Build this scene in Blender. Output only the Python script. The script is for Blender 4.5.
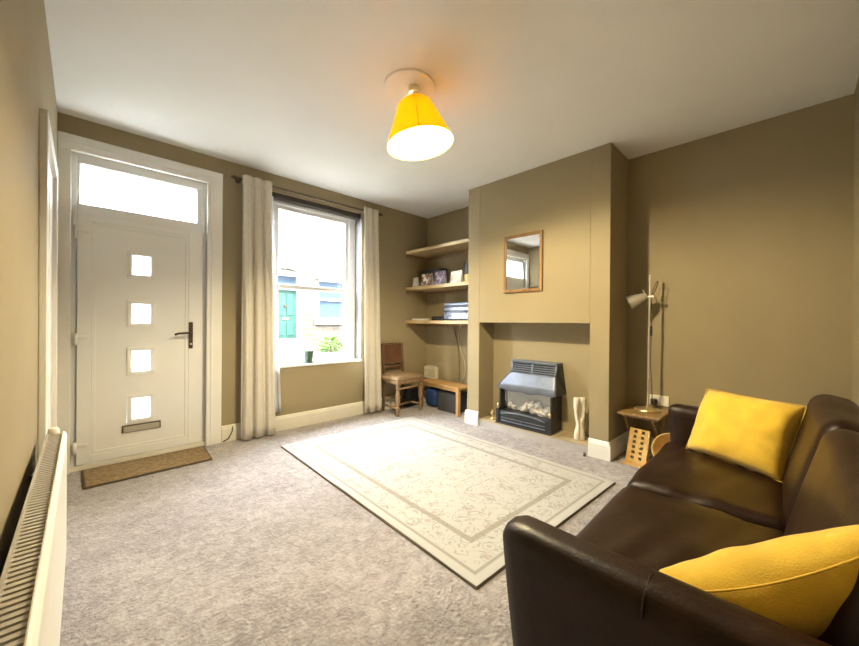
import bpy, bmesh, math, random
from mathutils import Vector, Matrix, noise

# ------------------------------------------------------------------ scene reset
for o in list(bpy.data.objects):
    bpy.data.objects.remove(o)
S = bpy.context.scene
C = S.collection

# ------------------------------------------------------------------ camera
CAM = Vector((0.12, -3.679, 1.119))
YAW, PITCH, ROLL, FPX = 0.7717, -0.002, 0.0074, 356.26
fw = Vector((math.sin(YAW) * math.cos(PITCH), math.cos(YAW) * math.cos(PITCH), math.sin(PITCH)))
rt = Vector((math.cos(YAW), -math.sin(YAW), 0))
up = rt.cross(fw)
r2 = rt * math.cos(ROLL) + up * math.sin(ROLL)
u2 = -rt * math.sin(ROLL) + up * math.cos(ROLL)
cd = bpy.data.cameras.new('camera')
cd.sensor_width = 36.0
cd.sensor_fit = 'HORIZONTAL'
cd.lens = FPX / 859 * 36
cd.clip_start = 0.02
cam = bpy.data.objects.new('camera', cd)
m = Matrix((r2, u2, -fw)).transposed().to_4x4()
m.translation = CAM
cam.matrix_world = m
C.objects.link(cam)
S.camera = cam

# ------------------------------------------------------------------ world (overcast sky), daylight portals, exposure
SKY = 28.0
w = bpy.data.worlds.new('overcast_sky')
S.world = w
w.use_nodes = True
bg = w.node_tree.nodes['Background']
bg.inputs[0].default_value = (0.86, 0.93, 1.0, 1)
bg.inputs[1].default_value = SKY

def portal(name, x0, x1, z0, z1, y):
    l = bpy.data.lights.new(name, 'AREA')
    l.shape = 'RECTANGLE'
    l.size, l.size_y = x1 - x0, z1 - z0
    l.cycles.is_portal = True
    o = bpy.data.objects.new(name, l)
    o.location = ((x0 + x1) / 2, y, (z0 + z1) / 2)
    o.rotation_euler = (math.radians(-90), 0, 0)      # faces into the room (-y)
    C.objects.link(o)
portal('window_daylight_portal', 1.50, 2.52, 0.68, 2.42, 0.24)
portal('transom_daylight_portal', 0.09, 0.85, 1.97, 2.30, 0.20)

LAMP_W = 105.0
LAMP_COL = (1.0, 0.84, 0.52)
vs = S.view_settings
vs.view_transform = 'Standard'
vs.look = 'None'
vs.exposure = 1.25
vs.gamma = 1.0
vs.use_curve_mapping = False

# ------------------------------------------------------------------ materials
def srgb(r, g, b):
    f = lambda c: (c / 255) / 12.92 if c / 255 <= 0.04045 else ((c / 255 + 0.055) / 1.055) ** 2.4
    return (f(r), f(g), f(b), 1)

def col4(c):
    return tuple(c) if len(c) == 4 else (c[0], c[1], c[2], 1)

def mat(name, color, rough=0.5, metal=0.0, var=0.08, scale=8.0, bump=0.0, bscale=60.0, spec=0.5, stretch=None, coat=0.0, sheen=0.0, wave=None):
    """procedural Principled material: noise variation in colour, noise bump"""
    M = bpy.data.materials.new(name)
    M.use_nodes = True
    nt = M.node_tree
    N, L = nt.nodes, nt.links
    p = N['Principled BSDF']
    c = col4(color)
    tc = N.new('ShaderNodeTexCoord')
    src = tc.outputs['Object']
    if stretch:
        mp = N.new('ShaderNodeMapping')
        mp.inputs['Scale'].default_value = stretch
        L.new(src, mp.inputs['Vector'])
        src = mp.outputs['Vector']
    nz = N.new('ShaderNodeTexNoise')
    nz.inputs['Scale'].default_value = scale
    nz.inputs['Detail'].default_value = 5
    L.new(src, nz.inputs['Vector'])
    rp = N.new('ShaderNodeValToRGB')
    rp.color_ramp.elements[0].position = 0.3
    rp.color_ramp.elements[1].position = 0.7
    rp.color_ramp.elements[0].color = tuple(x * (1 - var) for x in c[:3]) + (1,)
    rp.color_ramp.elements[1].color = tuple(min(1, x * (1 + var)) for x in c[:3]) + (1,)
    L.new(nz.outputs['Fac'], rp.inputs['Fac'])
    L.new(rp.outputs['Color'], p.inputs['Base Color'])
    p.inputs['Roughness'].default_value = rough
    p.inputs['Metallic'].default_value = metal
    p.inputs['Specular IOR Level'].default_value = spec
    p.inputs['Coat Weight'].default_value = coat
    p.inputs['Sheen Weight'].default_value = sheen
    if bump:
        b = N.new('ShaderNodeBump')
        n2 = N.new('ShaderNodeTexNoise')
        n2.inputs['Scale'].default_value = bscale
        n2.inputs['Detail'].default_value = 6
        L.new(src, n2.inputs['Vector'])
        L.new(n2.outputs['Fac'], b.inputs['Height'])
        b.inputs['Strength'].default_value = bump
        b.inputs['Distance'].default_value = 0.01
        L.new(b.outputs['Normal'], p.inputs['Normal'])
    return M

def wood(name, c1, c2, rough=0.45, axis='x', scale=6):
    M = bpy.data.materials.new(name)
    M.use_nodes = True
    N, L = M.node_tree.nodes, M.node_tree.links
    p = N['Principled BSDF']
    tc = N.new('ShaderNodeTexCoord')
    mp = N.new('ShaderNodeMapping')
    st = {'x': (0.6, 7, 7), 'y': (7, 0.6, 7), 'z': (7, 7, 0.6)}[axis]
    mp.inputs['Scale'].default_value = st
    L.new(tc.outputs['Object'], mp.inputs['Vector'])
    nz = N.new('ShaderNodeTexNoise')
    nz.inputs['Scale'].default_value = scale
    nz.inputs['Detail'].default_value = 8
    nz.inputs['Distortion'].default_value = 0.6
    L.new(mp.outputs['Vector'], nz.inputs['Vector'])
    rp = N.new('ShaderNodeValToRGB')
    rp.color_ramp.elements[0].position = 0.32
    rp.color_ramp.elements[1].position = 0.68
    rp.color_ramp.elements[0].color = col4(c1)
    rp.color_ramp.elements[1].color = col4(c2)
    L.new(nz.outputs['Fac'], rp.inputs['Fac'])
    L.new(rp.outputs['Color'], p.inputs['Base Color'])
    p.inputs['Roughness'].default_value = rough
    b = N.new('ShaderNodeBump')
    b.inputs['Strength'].default_value = 0.15
    b.inputs['Distance'].default_value = 0.005
    L.new(nz.outputs['Fac'], b.inputs['Height'])
    L.new(b.outputs['Normal'], p.inputs['Normal'])
    return M

class NB:
    """tiny node helper for the hand-written procedural materials"""
    def __init__(s, name):
        s.M = bpy.data.materials.new(name)
        s.M.use_nodes = True
        s.N, s.L = s.M.node_tree.nodes, s.M.node_tree.links
        s.p = s.N['Principled BSDF']
        s.out = s.N['Material Output']
        s.tc = s.N.new('ShaderNodeTexCoord')
    def math(s, op, a, b=None, c=None):
        n = s.N.new('ShaderNodeMath'); n.operation = op
        for i, v in enumerate((a, b, c)):
            if v is None: continue
            if isinstance(v, (int, float)): n.inputs[i].default_value = v
            else: s.L.new(v, n.inputs[i])
        return n.outputs[0]
    def noise(s, scale, detail=4, vec=None, dist=0.0, rough=0.5):
        n = s.N.new('ShaderNodeTexNoise')
        n.inputs['Scale'].default_value = scale; n.inputs['Detail'].default_value = detail
        n.inputs['Distortion'].default_value = dist; n.inputs['Roughness'].default_value = rough
        s.L.new(vec or s.tc.outputs['Object'], n.inputs['Vector'])
        return n.outputs['Fac']
    def voro(s, scale, vec=None, feature='F1', out='Distance', rand=1.0):
        n = s.N.new('ShaderNodeTexVoronoi'); n.feature = feature
        n.inputs['Scale'].default_value = scale; n.inputs['Randomness'].default_value = rand
        s.L.new(vec or s.tc.outputs['Object'], n.inputs['Vector'])
        return n.outputs[out]
    def mix(s, fac, a, b):
        n = s.N.new('ShaderNodeMix'); n.data_type = 'RGBA'
        for i, v in ((0, fac), (6, a), (7, b)):
            if isinstance(v, (int, float)): n.inputs[i].default_value = v
            elif isinstance(v, (tuple, list)): n.inputs[i].default_value = col4(v)
            else: s.L.new(v, n.inputs[i])
        return n.outputs[2]
    def ramp(s, fac, stops):
        n = s.N.new('ShaderNodeValToRGB')
        e = n.color_ramp.elements
        e[0].position, e[0].color = stops[0][0], col4(stops[0][1])
        e[1].position, e[1].color = stops[-1][0], col4(stops[-1][1])
        for pos, c in stops[1:-1]:
            k = e.new(pos); k.color = col4(c)
        s.L.new(fac, n.inputs['Fac'])
        return n.outputs['Color']
    def bump(s, h, strength=0.5, dist=0.01):
        b = s.N.new('ShaderNodeBump')
        b.inputs['Strength'].default_value = strength; b.inputs['Distance'].default_value = dist
        s.L.new(h, b.inputs['Height']); s.L.new(b.outputs['Normal'], s.p.inputs['Normal'])
    def color(s, c): s.L.new(c, s.p.inputs['Base Color'])

PAINT = mat('taupe_wall_paint', (0.32, 0.262, 0.157), rough=0.75, var=0.03, scale=3, bump=0.05, bscale=90, spec=0.25)
CEIL = mat('ceiling_paint', (0.85, 0.845, 0.83), rough=0.85, var=0.02, scale=2, bump=0.04, bscale=60, spec=0.2)
GLOSSW = mat('white_gloss_paint', (0.80, 0.79, 0.75), rough=0.35, var=0.02, scale=4)
UPVC = mat('white_upvc', (0.80, 0.80, 0.79), rough=0.35, var=0.015, scale=3)
CREAMP = mat('cream_gloss_paint', (0.74, 0.70, 0.60), rough=0.4, var=0.03, scale=5)
BRONZE = mat('dark_bronze', (0.10, 0.075, 0.05), rough=0.4, metal=0.7)
CHROME = mat('brushed_steel', (0.72, 0.68, 0.60), rough=0.35, metal=0.7)
BRASS = mat('antique_brass', (0.66, 0.54, 0.30), rough=0.35, metal=0.75)
BLACK = mat('black_plastic', (0.015, 0.015, 0.016), rough=0.45)
DARK = mat('dark_fabric', (0.03, 0.03, 0.035), rough=0.8)

# carpet
nb = NB('grey_carpet')
big = nb.noise(2.6, 4, dist=0.6)
mid = nb.noise(22, 4, dist=0.8)
fine = nb.voro(150)
fin2 = nb.noise(70, 4)
f = nb.math('ADD', nb.math('MULTIPLY', big, 0.30), nb.math('MULTIPLY', mid, 0.45))
f = nb.math('ADD', f, nb.math('MULTIPLY', fin2, 0.32))
c = nb.ramp(f, [(0.40, (0.23, 0.20, 0.195)), (0.53, (0.34, 0.305, 0.298)), (0.66, (0.47, 0.435, 0.43))])
nb.color(c)
nb.p.inputs['Roughness'].default_value = 0.95
nb.p.inputs['Sheen Weight'].default_value = 0.25
nb.bump(nb.math('ADD', nb.math('MULTIPLY', fin2, 1.0), nb.math('MULTIPLY', mid, 0.8)), 0.9, 0.02)
CARPET = nb.M

# rug: woven print, borders by distance to the edge, scrolls and blossoms
RW, RL = 1.485, 2.25
nb = NB('cream_rug_weave')
sp = nb.N.new('ShaderNodeSeparateXYZ'); nb.L.new(nb.tc.outputs['Object'], sp.inputs[0])
ax, ay = nb.math('ABSOLUTE', sp.outputs[0]), nb.math('ABSOLUTE', sp.outputs[1])
d = nb.math('MINIMUM', nb.math('SUBTRACT', RW / 2, ax), nb.math('SUBTRACT', RL / 2, ay))
cream, tan, gry, rose = (0.43, 0.42, 0.395), (0.265, 0.245, 0.20), (0.12, 0.115, 0.11), (0.27, 0.19, 0.15)
band = nb.ramp(d, [(0.0, cream), (0.045, cream), (0.05, tan), (0.062, tan), (0.067, cream), (0.205, cream), (0.21, tan), (0.24, tan), (0.245, cream), (1.0, cream)])
# mirrored coordinates so that the motifs are symmetric as in woven rugs
cb = nb.N.new('ShaderNodeCombineXYZ'); nb.L.new(ax, cb.inputs[0]); nb.L.new(ay, cb.inputs[1])
v = cb.outputs[0]
sc = nb.noise(7, 2, vec=v, dist=1.8)
scroll = nb.math('LESS_THAN', nb.math('ABSOLUTE', nb.math('SUBTRACT', sc, 0.5)), 0.018)
blos = nb.math('LESS_THAN', nb.voro(9, vec=v), 0.20)
ring = nb.math('LESS_THAN', nb.math('ABSOLUTE', nb.math('SUBTRACT', nb.voro(9, vec=v), 0.33)), 0.035)
dots = nb.math('LESS_THAN', nb.voro(26, vec=v), 0.20)
inb = nb.math('GREATER_THAN', d, 0.07)
c = nb.mix(nb.math('MULTIPLY', nb.math('MULTIPLY', scroll, inb), 0.75), band, tan)
c = nb.mix(nb.math('MULTIPLY', nb.math('MULTIPLY', blos, inb), 0.45), c, rose)
c = nb.mix(nb.math('MULTIPLY', nb.math('MULTIPLY', ring, inb), 0.25), c, gry)
c = nb.mix(nb.math('MULTIPLY', nb.math('MULTIPLY', dots, inb), 0.40), c, gry)
wear = nb.noise(40, 4)
c = nb.mix(nb.math('MULTIPLY', wear, 0.25), c, cream)
nb.color(c)
nb.p.inputs['Roughness'].default_value = 0.95
nb.bump(nb.noise(260, 3), 0.35, 0.004)
RUG = nb.M
RUGEDGE = mat('rug_backing', (0.13, 0.10, 0.07), rough=0.95)

# coir mat
COIR = mat('coir_fibre', (0.28, 0.19, 0.09), rough=0.95, var=0.35, scale=40, bump=0.9, bscale=220)
MATEDGE = mat('mat_binding', (0.10, 0.07, 0.045), rough=0.9)

def leather(name, c):
    nb = NB(name)
    vz = nb.voro(170, out='Distance')
    cr = nb.noise(5, 6, dist=1.2)
    nb.color(nb.ramp(cr, [(0.3, tuple(x * 0.75 for x in c)), (0.7, tuple(x * 1.3 for x in c))]))
    nb.p.inputs['Roughness'].default_value = 0.40
    nb.p.inputs['Specular IOR Level'].default_value = 0.27
    nb.bump(nb.math('ADD', nb.math('MULTIPLY', vz, 0.15), nb.math('MULTIPLY', cr, 1.0)), 0.2, 0.012)
    return nb.M
LEATHER = leather('dark_brown_leather', (0.0150, 0.0052, 0.0022))
CHAIRLEATHER = leather('tan_chair_leather', (0.115, 0.055, 0.030))
YELLOW = mat('mustard_velvet', (0.78, 0.50, 0.035), rough=0.85, var=0.12, scale=14, bump=0.25, bscale=300, sheen=0.4)
OAKD = wood('dark_oak', (0.09, 0.05, 0.028), (0.17, 0.10, 0.055), axis='z')
OAKM = wood('worn_oak', (0.20, 0.12, 0.06), (0.34, 0.22, 0.12), axis='z')
PINE = wood('honey_pine', (0.40, 0.22, 0.075), (0.52, 0.31, 0.12), axis='y')
SHELFW = wood('shelf_pine', (0.36, 0.25, 0.11), (0.50, 0.37, 0.18), axis='y', rough=0.5)
TABLEW = wood('table_oak', (0.26, 0.15, 0.055), (0.38, 0.24, 0.10), axis='x')
RACKW = wood('pale_beech', (0.52, 0.32, 0.09), (0.64, 0.42, 0.15), axis='z')
MIRW = wood('mirror_frame_oak', (0.19, 0.095, 0.03), (0.28, 0.15, 0.05), axis='z')

def fabric_trans(name, c, t=0.35, bscale=400):
    nb = NB(name)
    nb.p.inputs['Base Color'].default_value = col4(c)
    nb.color(nb.ramp(nb.noise(30, 4), [(0.3, tuple(x * 0.95 for x in c)), (0.7, tuple(min(1, x * 1.03) for x in c))]))
    nb.p.inputs['Roughness'].default_value = 0.9
    tr = nb.N.new('ShaderNodeBsdfTranslucent'); tr.inputs[0].default_value = col4(c)
    mx = nb.N.new('ShaderNodeMixShader'); mx.inputs[0].default_value = t
    nb.L.new(nb.p.outputs[0], mx.inputs[1]); nb.L.new(tr.outputs[0], mx.inputs[2])
    nb.L.new(mx.outputs[0], nb.out.inputs['Surface'])
    nb.bump(nb.noise(bscale, 2), 0.2, 0.003)
    return nb.M
CURTAIN = fabric_trans('cream_curtain_cotton', (0.76, 0.71, 0.61), 0.18)
LINING = fabric_trans('white_curtain_lining', (0.82, 0.83, 0.86), 0.5)
SHADE = fabric_trans('yellow_lampshade_cotton', (0.90, 0.62, 0.014), 0.47)
SHADEIN = fabric_trans('white_shade_lining', (0.90, 0.86, 0.74), 0.25)

def glass(name, tint=(1, 1, 1), gl=0.06, frost=0.0):
    nb = NB(name)
    t = nb.N.new('ShaderNodeBsdfTransparent'); t.inputs[0].default_value = col4(tint)
    g = nb.N.new('ShaderNodeBsdfGlossy'); g.inputs['Roughness'].default_value = 0.03
    mx = nb.N.new('ShaderNodeMixShader'); mx.inputs[0].default_value = gl
    nb.L.new(t.outputs[0], mx.inputs[1]); nb.L.new(g.outputs[0], mx.inputs[2])
    o = mx.outputs[0]
    if frost:
        r = nb.N.new('ShaderNodeBsdfTranslucent'); r.inputs[0].default_value = (0.95, 0.97, 0.96, 1)
        m2 = nb.N.new('ShaderNodeMixShader')
        fr = nb.math('ADD', nb.math('MULTIPLY', nb.noise(60, 3), 0.2), frost - 0.1)
        nb.L.new(fr, m2.inputs[0]); nb.L.new(o, m2.inputs[1]); nb.L.new(r.outputs[0], m2.inputs[2])
        o = m2.outputs[0]
    nb.N.remove(nb.p)
    nb.L.new(o, nb.out.inputs['Surface'])
    return nb.M
GLASS = glass('window_glass')
FROST = glass('frosted_glass', frost=0.75)
FIREGLASS = glass('fire_glass', tint=(0.93, 0.92, 0.90), gl=0.10)
MIRROR = mat('mirror_silver', (0.92, 0.92, 0.90), rough=0.015, metal=1.0, var=0.005)

nb = NB('sandstone_courses')
br = nb.N.new('ShaderNodeTexBrick')
mp = nb.N.new('ShaderNodeMapping'); mp.inputs['Rotation'].default_value = (math.radians(90), 0, 0)
nb.L.new(nb.tc.outputs['Object'], mp.inputs[0]); nb.L.new(mp.outputs[0], br.inputs['Vector'])
br.inputs['Color1'].default_value = (0.105, 0.083, 0.055, 1); br.inputs['Color2'].default_value = (0.055, 0.043, 0.029, 1)
br.inputs['Mortar'].default_value = (0.15, 0.14, 0.125, 1)
br.inputs['Scale'].default_value = 1.0; br.inputs['Brick Width'].default_value = 0.42; br.inputs['Row Height'].default_value = 0.17
br.inputs['Mortar Size'].default_value = 0.014; br.inputs['Bias'].default_value = -0.2
nb.color(nb.mix(nb.math('MULTIPLY', nb.noise(6, 6), 0.6), br.outputs['Color'], (0.075, 0.06, 0.045)))
nb.p.inputs['Roughness'].default_value = 0.9
nb.bump(br.outputs['Fac'], 0.5, -0.02)
STONE = nb.M
ASHLAR = mat('painted_stone', (0.20, 0.19, 0.17), rough=0.8, var=0.1, scale=5)
TEAL = mat('teal_door_paint', (0.025, 0.085, 0.065), rough=0.4)
EXTGLASS = mat('dark_window_glass', (0.05, 0.08, 0.12), rough=0.08)
PAVE = mat('pavement', (0.10, 0.097, 0.093), rough=0.9, var=0.2, scale=3, bump=0.3)
LEAF = mat('leaf_green', (0.10, 0.20, 0.03), rough=0.6, var=0.4, scale=6)
LEAF2 = mat('leaf_dark_green', (0.035, 0.10, 0.02), rough=0.6, var=0.4, scale=6)
BLOOM = mat('pink_bloom', (0.55, 0.20, 0.14), rough=0.6, var=0.3)

# ------------------------------------------------------------------ mesh helpers
class MB:
    def __init__(s): s.v, s.f = [], []
    def add(s, vs_, fs_):
        n = len(s.v); s.v += [Vector(q) for q in vs_]; s.f += [[i + n for i in q] for q in fs_]; return s
    def box(s, x0, x1, y0, y1, z0, z1):
        x0, x1 = min(x0, x1), max(x0, x1); y0, y1 = min(y0, y1), max(y0, y1); z0, z1 = min(z0, z1), max(z0, z1)
        return s.add([(x0, y0, z0), (x1, y0, z0), (x1, y1, z0), (x0, y1, z0), (x0, y0, z1), (x1, y0, z1), (x1, y1, z1), (x0, y1, z1)],
                     [(0, 3, 2, 1), (4, 5, 6, 7), (0, 1, 5, 4), (1, 2, 6, 5), (2, 3, 7, 6), (3, 0, 4, 7)])
    def cyl(s, p0, p1, r0, r1=None, n=16):
        p0, p1 = Vector(p0), Vector(p1); r1 = r0 if r1 is None else r1
        d = (p1 - p0).normalized(); a = d.orthogonal().normalized(); b = d.cross(a)
        vv = []
        for p, r in ((p0, r0), (p1, r1)):
            vv += [p + (a * math.cos(2 * math.pi * i / n) + b * math.sin(2 * math.pi * i / n)) * r for i in range(n)]
        ff = [(i, (i + 1) % n, n + (i + 1) % n, n + i) for i in range(n)] + [tuple(range(n))[::-1], tuple(range(n, 2 * n))]
        return s.add(vv, ff)
    def lathe(s, prof, c=(0, 0, 0), n=20, cap=True):
        vv, ff = [], []
        k = len(prof)
        for r, z in prof:
            vv += [(c[0] + r * math.cos(2 * math.pi * i / n), c[1] + r * math.sin(2 * math.pi * i / n), c[2] + z) for i in range(n)]
        for j in range(k - 1):
            ff += [(j * n + i, j * n + (i + 1) % n, (j + 1) * n + (i + 1) % n, (j + 1) * n + i) for i in range(n)]
        if cap: ff += [tuple(range(n))[::-1], tuple(range((k - 1) * n, k * n))]
        return s.add(vv, ff)
    def tube(s, pts, r, n=8):
        pts = [Vector(p) for p in pts]; vv, ff = [], []
        rr = r if isinstance(r, (list, tuple)) else [r] * len(pts)
        a = None
        for i, p in enumerate(pts):
            d = (pts[min(i + 1, len(pts) - 1)] - pts[max(i - 1, 0)]).normalized()
            a = d.orthogonal().normalized() if a is None else (a - d * a.dot(d)).normalized()
            b = d.cross(a)
            vv += [p + (a * math.cos(2 * math.pi * k / n) + b * math.sin(2 * math.pi * k / n)) * rr[i] for k in range(n)]
        for j in range(len(pts) - 1):
            ff += [(j * n + i, j * n + (i + 1) % n, (j + 1) * n + (i + 1) % n, (j + 1) * n + i) for i in range(n)]
        ff += [tuple(range(n))[::-1], tuple(range((len(pts) - 1) * n, len(pts) * n))]
        return s.add(vv, ff)
    def prism(s, poly, axis, a0, a1):
        """extrude a 2D polygon; axis 'x': poly is (y,z); 'y': (x,z); 'z': (x,y)"""
        def P(q, a): return {'x': (a, q[0], q[1]), 'y': (q[0], a, q[1]), 'z': (q[0], q[1], a)}[axis]
        n = len(poly)
        return s.add([P(q, a0) for q in poly] + [P(q, a1) for q in poly],
                     [(i, (i + 1) % n, n + (i + 1) % n, n + i) for i in range(n)] + [tuple(range(n))[::-1], tuple(range(n, 2 * n))])
    def xform(s, M):
        s.v = [M @ q for q in s.v]; return s
    def mesh(s, name, smooth=False):
        me = bpy.data.meshes.new(name)
        me.from_pydata([tuple(q) for q in s.v], [], s.f)
        bm = bmesh.new(); bm.from_mesh(me)
        bmesh.ops.recalc_face_normals(bm, faces=bm.faces)
        bm.to_mesh(me); bm.free()
        if smooth:
            me.shade_smooth()
        return me
    def build(s, name, material, parent=None, smooth=False, bevel=0.0, seg=2, auto=False):
        off = OFF.get(parent.name, Vector()) if parent else Vector()
        if off.length: s.v = [q - off for q in s.v]
        me = s.mesh(name, smooth)
        o = bpy.data.objects.new(name, me)
        if material: me.materials.append(material)
        C.objects.link(o)
        if parent:
            o.parent = parent; OFF[o.name] = off
        if bevel:
            b = o.modifiers.new('bevel', 'BEVEL'); b.width = bevel; b.segments = seg; b.limit_method = 'ANGLE'
            b.angle_limit = math.radians(40)
            b.harden_normals = False
        if auto:
            try:
                me.set_sharp_from_angle(angle=math.radians(40))
            except Exception: pass
        return o
OFF = {}

def tag(o, label, cat, group=None, kind=None):
    if label: o['label'] = label
    if cat: o['category'] = cat
    if group: o['group'] = group
    if kind: o['kind'] = kind
    return o

def thing(name, label, cat, loc=(0, 0, 0), rotz=0, group=None, world=True, kind=None):
    """an Empty at the base of a thing; with world=True its parts are given in world coordinates"""
    o = bpy.data.objects.new(name, None)
    o.empty_display_size = 0.1
    o.location = loc; o.rotation_euler = (0, 0, rotz)
    C.objects.link(o)
    OFF[o.name] = Vector(loc) if world else Vector()
    return tag(o, label, cat, group, kind)

def struct(o, label, cat):
    return tag(o, label, cat, kind='structure')

def copy_part(o, loc, parent):
    c = o.copy(); C.objects.link(c); c.parent = parent; c.location = loc
    return c

def rounded_block(w, d, h, r, n=10, crown=0.0, amp=0.0, seed=0, fr=4.0):
    """subdivided rounded box centred at origin, with crown on top and soft wrinkles"""
    mb = MB()
    idx = {}
    def P(i, j, k):
        q = Vector(((i / n - .5) * w, (j / n - .5) * d, (k / n - .5) * h))
        inn = Vector((max(-w / 2 + r, min(w / 2 - r, q.x)), max(-d / 2 + r, min(d / 2 - r, q.y)), max(-h / 2 + r, min(h / 2 - r, q.z))))
        dd = q - inn
        if dd.length > 1e-9: q = inn + dd.normalized() * r
        if q.z > 0: q.z += crown * max(0, 1 - (2 * q.x / w) ** 2) * max(0, 1 - (2 * q.y / d) ** 2)
        if amp:
            q += Vector((0, 0, 1)) * amp * noise.noise(q * fr + Vector((seed, 0, 0))) + Vector((noise.noise(q * fr + Vector((0, seed, 5))), noise.noise(q * fr + Vector((3, 0, seed))), 0)) * amp * .6
        return q
    def V(i, j, k):
        if (i, j, k) not in idx:
            idx[(i, j, k)] = len(mb.v); mb.v.append(P(i, j, k))
        return idx[(i, j, k)]
    for a in range(n):
        for b in range(n):
            mb.f += [[V(a, b, 0), V(a, b + 1, 0), V(a + 1, b + 1, 0), V(a + 1, b, 0)], [V(a, b, n), V(a + 1, b, n), V(a + 1, b + 1, n), V(a, b + 1, n)],
                     [V(a, 0, b), V(a + 1, 0, b), V(a + 1, 0, b + 1), V(a, 0, b + 1)], [V(a, n, b), V(a, n, b + 1), V(a + 1, n, b + 1), V(a + 1, n, b)],
                     [V(0, a, b), V(0, a, b + 1), V(0, a + 1, b + 1), V(0, a + 1, b)], [V(n, a, b), V(n, a + 1, b), V(n, a + 1, b + 1), V(n, a, b + 1)]]
    return mb

def pillow(w, h, t, n=22, amp=0.012, seed=0):
    """scatter cushion in the local xy plane, z = thickness; pinched corners and wrinkles"""
    mb = MB(); ids = {}
    for side in (1, -1):
        for i in range(n + 1):
            for j in range(n + 1):
                u, v_ = 2 * i / n - 1, 2 * j / n - 1
                edge = i in (0, n) or j in (0, n)
                if edge and side == -1:
                    ids[(side, i, j)] = ids[(1, i, j)]; continue
                x = u * w / 2 * (1 - 0.07 * (1 - v_ * v_) * abs(u) ** 3 * 1.0)
                y = v_ * h / 2 * (1 - 0.07 * (1 - u * u) * abs(v_) ** 3 * 1.0)
                z = side * t / 2 * ((1 - abs(u) ** 2.6) * (1 - abs(v_) ** 2.6)) ** 0.46
                q = Vector((x, y, z)) * (1 - .045 * (u * v_) ** 4)
                rim = max(abs(u), abs(v_))
                q.z += amp * (0.4 + rim) * noise.noise(Vector((x * 7 + seed, y * 7, side * 3.0))) * (0.3 if edge else 1)
                q.z += 0.5 * amp * noise.noise(Vector((x * 19 + seed, y * 19, side * 2.0))) * rim
                ids[(side, i, j)] = len(mb.v); mb.v.append(q)
        for i in range(n):
            for j in range(n):
                mb.f.append([ids[(side, i, j)], ids[(side, i + 1, j)], ids[(side, i + 1, j + 1)], ids[(side, i, j + 1)]])
    return mb

def frame_of(BL, BR, TL):
    """matrix for a pillow: x along BL->BR, y along BL->TL"""
    BL, BR, TL = Vector(BL), Vector(BR), Vector(TL)
    x = (BR - BL).normalized(); y = (TL - BL); y = (y - x * y.dot(x)).normalized(); z = x.cross(y)
    return Matrix((x, y, z)).transposed().to_4x4()

# ================================================================== THE ROOM
H = 2.60
XL, XR, YB, XC, Y0, Y1 = -0.015, 3.645, -3.93, 3.2024, -1.1252, -2.62     # left, right, back, chimney face, breast ends
OY0, OY1, OZ = -1.285, -2.461, 1.12                                        # fireplace opening
RX = 3.464                                                                 # back of the recess
struct(MB().box(XL - .1, XR + .1, YB - .1, 0.30, -.1, 0).build('floor', CARPET), 'mottled grey pile carpet covering the whole floor', 'floor')
struct(MB().box(XL - .1, XR + .1, YB - .1, 0.30, H, H + .1).build('ceiling', CEIL), 'plain white painted ceiling', 'ceiling')
struct(MB().box(XL - .1, XL, YB - .1, 0.0, 0, H).build('wall_left', PAINT), 'taupe painted wall behind the radiator', 'wall')
struct(MB().box(XR, XR + .1, YB - .1, 0.0, 0, H).build('wall_right', PAINT), 'olive taupe wall of the alcoves beside the chimney breast', 'wall')
struct(MB().box(XL, XR, YB - .1, YB, 0, H).build('wall_back', PAINT), 'taupe wall behind the sofa', 'wall')
# front wall with a doorway and a window opening, 0.30 thick
DX0, DX1, DZ = 0.045, 0.915, 2.36
WX0, WX1, WZ0, WZ1 = 1.47, 2.545, 0.64, 2.43
fwm = MB()
fwm.box(XL - .1, DX0, 0, .3, 0, H).box(DX0, DX1, 0, .3, DZ, H).box(DX1, WX0, 0, .3, 0, H)
fwm.box(WX0, WX1, 0, .3, 0, WZ0).box(WX0, WX1, 0, .3, WZ1, H).box(WX1, XR + .1, 0, .3, 0, H)
struct(fwm.build('wall_front', PAINT), 'taupe wall with the front door and the sash window', 'wall')
# chimney breast with the fire opening
cbm = MB()
cbm.box(XC, XR, Y0, OY0, 0, H).box(XC, XR, OY1, Y1, 0, H).box(XC, XR, OY1, OY0, OZ, H).box(RX, XR, OY1, OY0, 0, OZ)
struct(cbm.build('wall_chimney', PAINT, bevel=0.004), 'projecting taupe chimney breast with a square fire opening', 'wall')
# hearth
HZ = 0.08
h = thing('trim_2', 'low pale stone hearth inside the fire opening', 'hearth', (RX - .13, (OY0 + OY1) / 2, 0), kind='structure')
HST = mat('pale_hearth_stone', (0.42, 0.395, 0.385), rough=0.7, var=0.1, scale=8)
HTOP = mat('buff_hearth_tile', (0.42, 0.33, 0.19), rough=0.5, var=0.1, scale=6)
MB().box(XC + .002, RX, OY1, OY0, 0, HZ - .012).build('riser', HST, h)
for i in range(4):
    a = OY1 + (OY0 - OY1) * i / 4; b = OY1 + (OY0 - OY1) * (i + 1) / 4
    MB().box(XC, RX, a + .0015, b - .0015, HZ - .012, HZ).build('tile', HTOP, h, bevel=.002)

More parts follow.
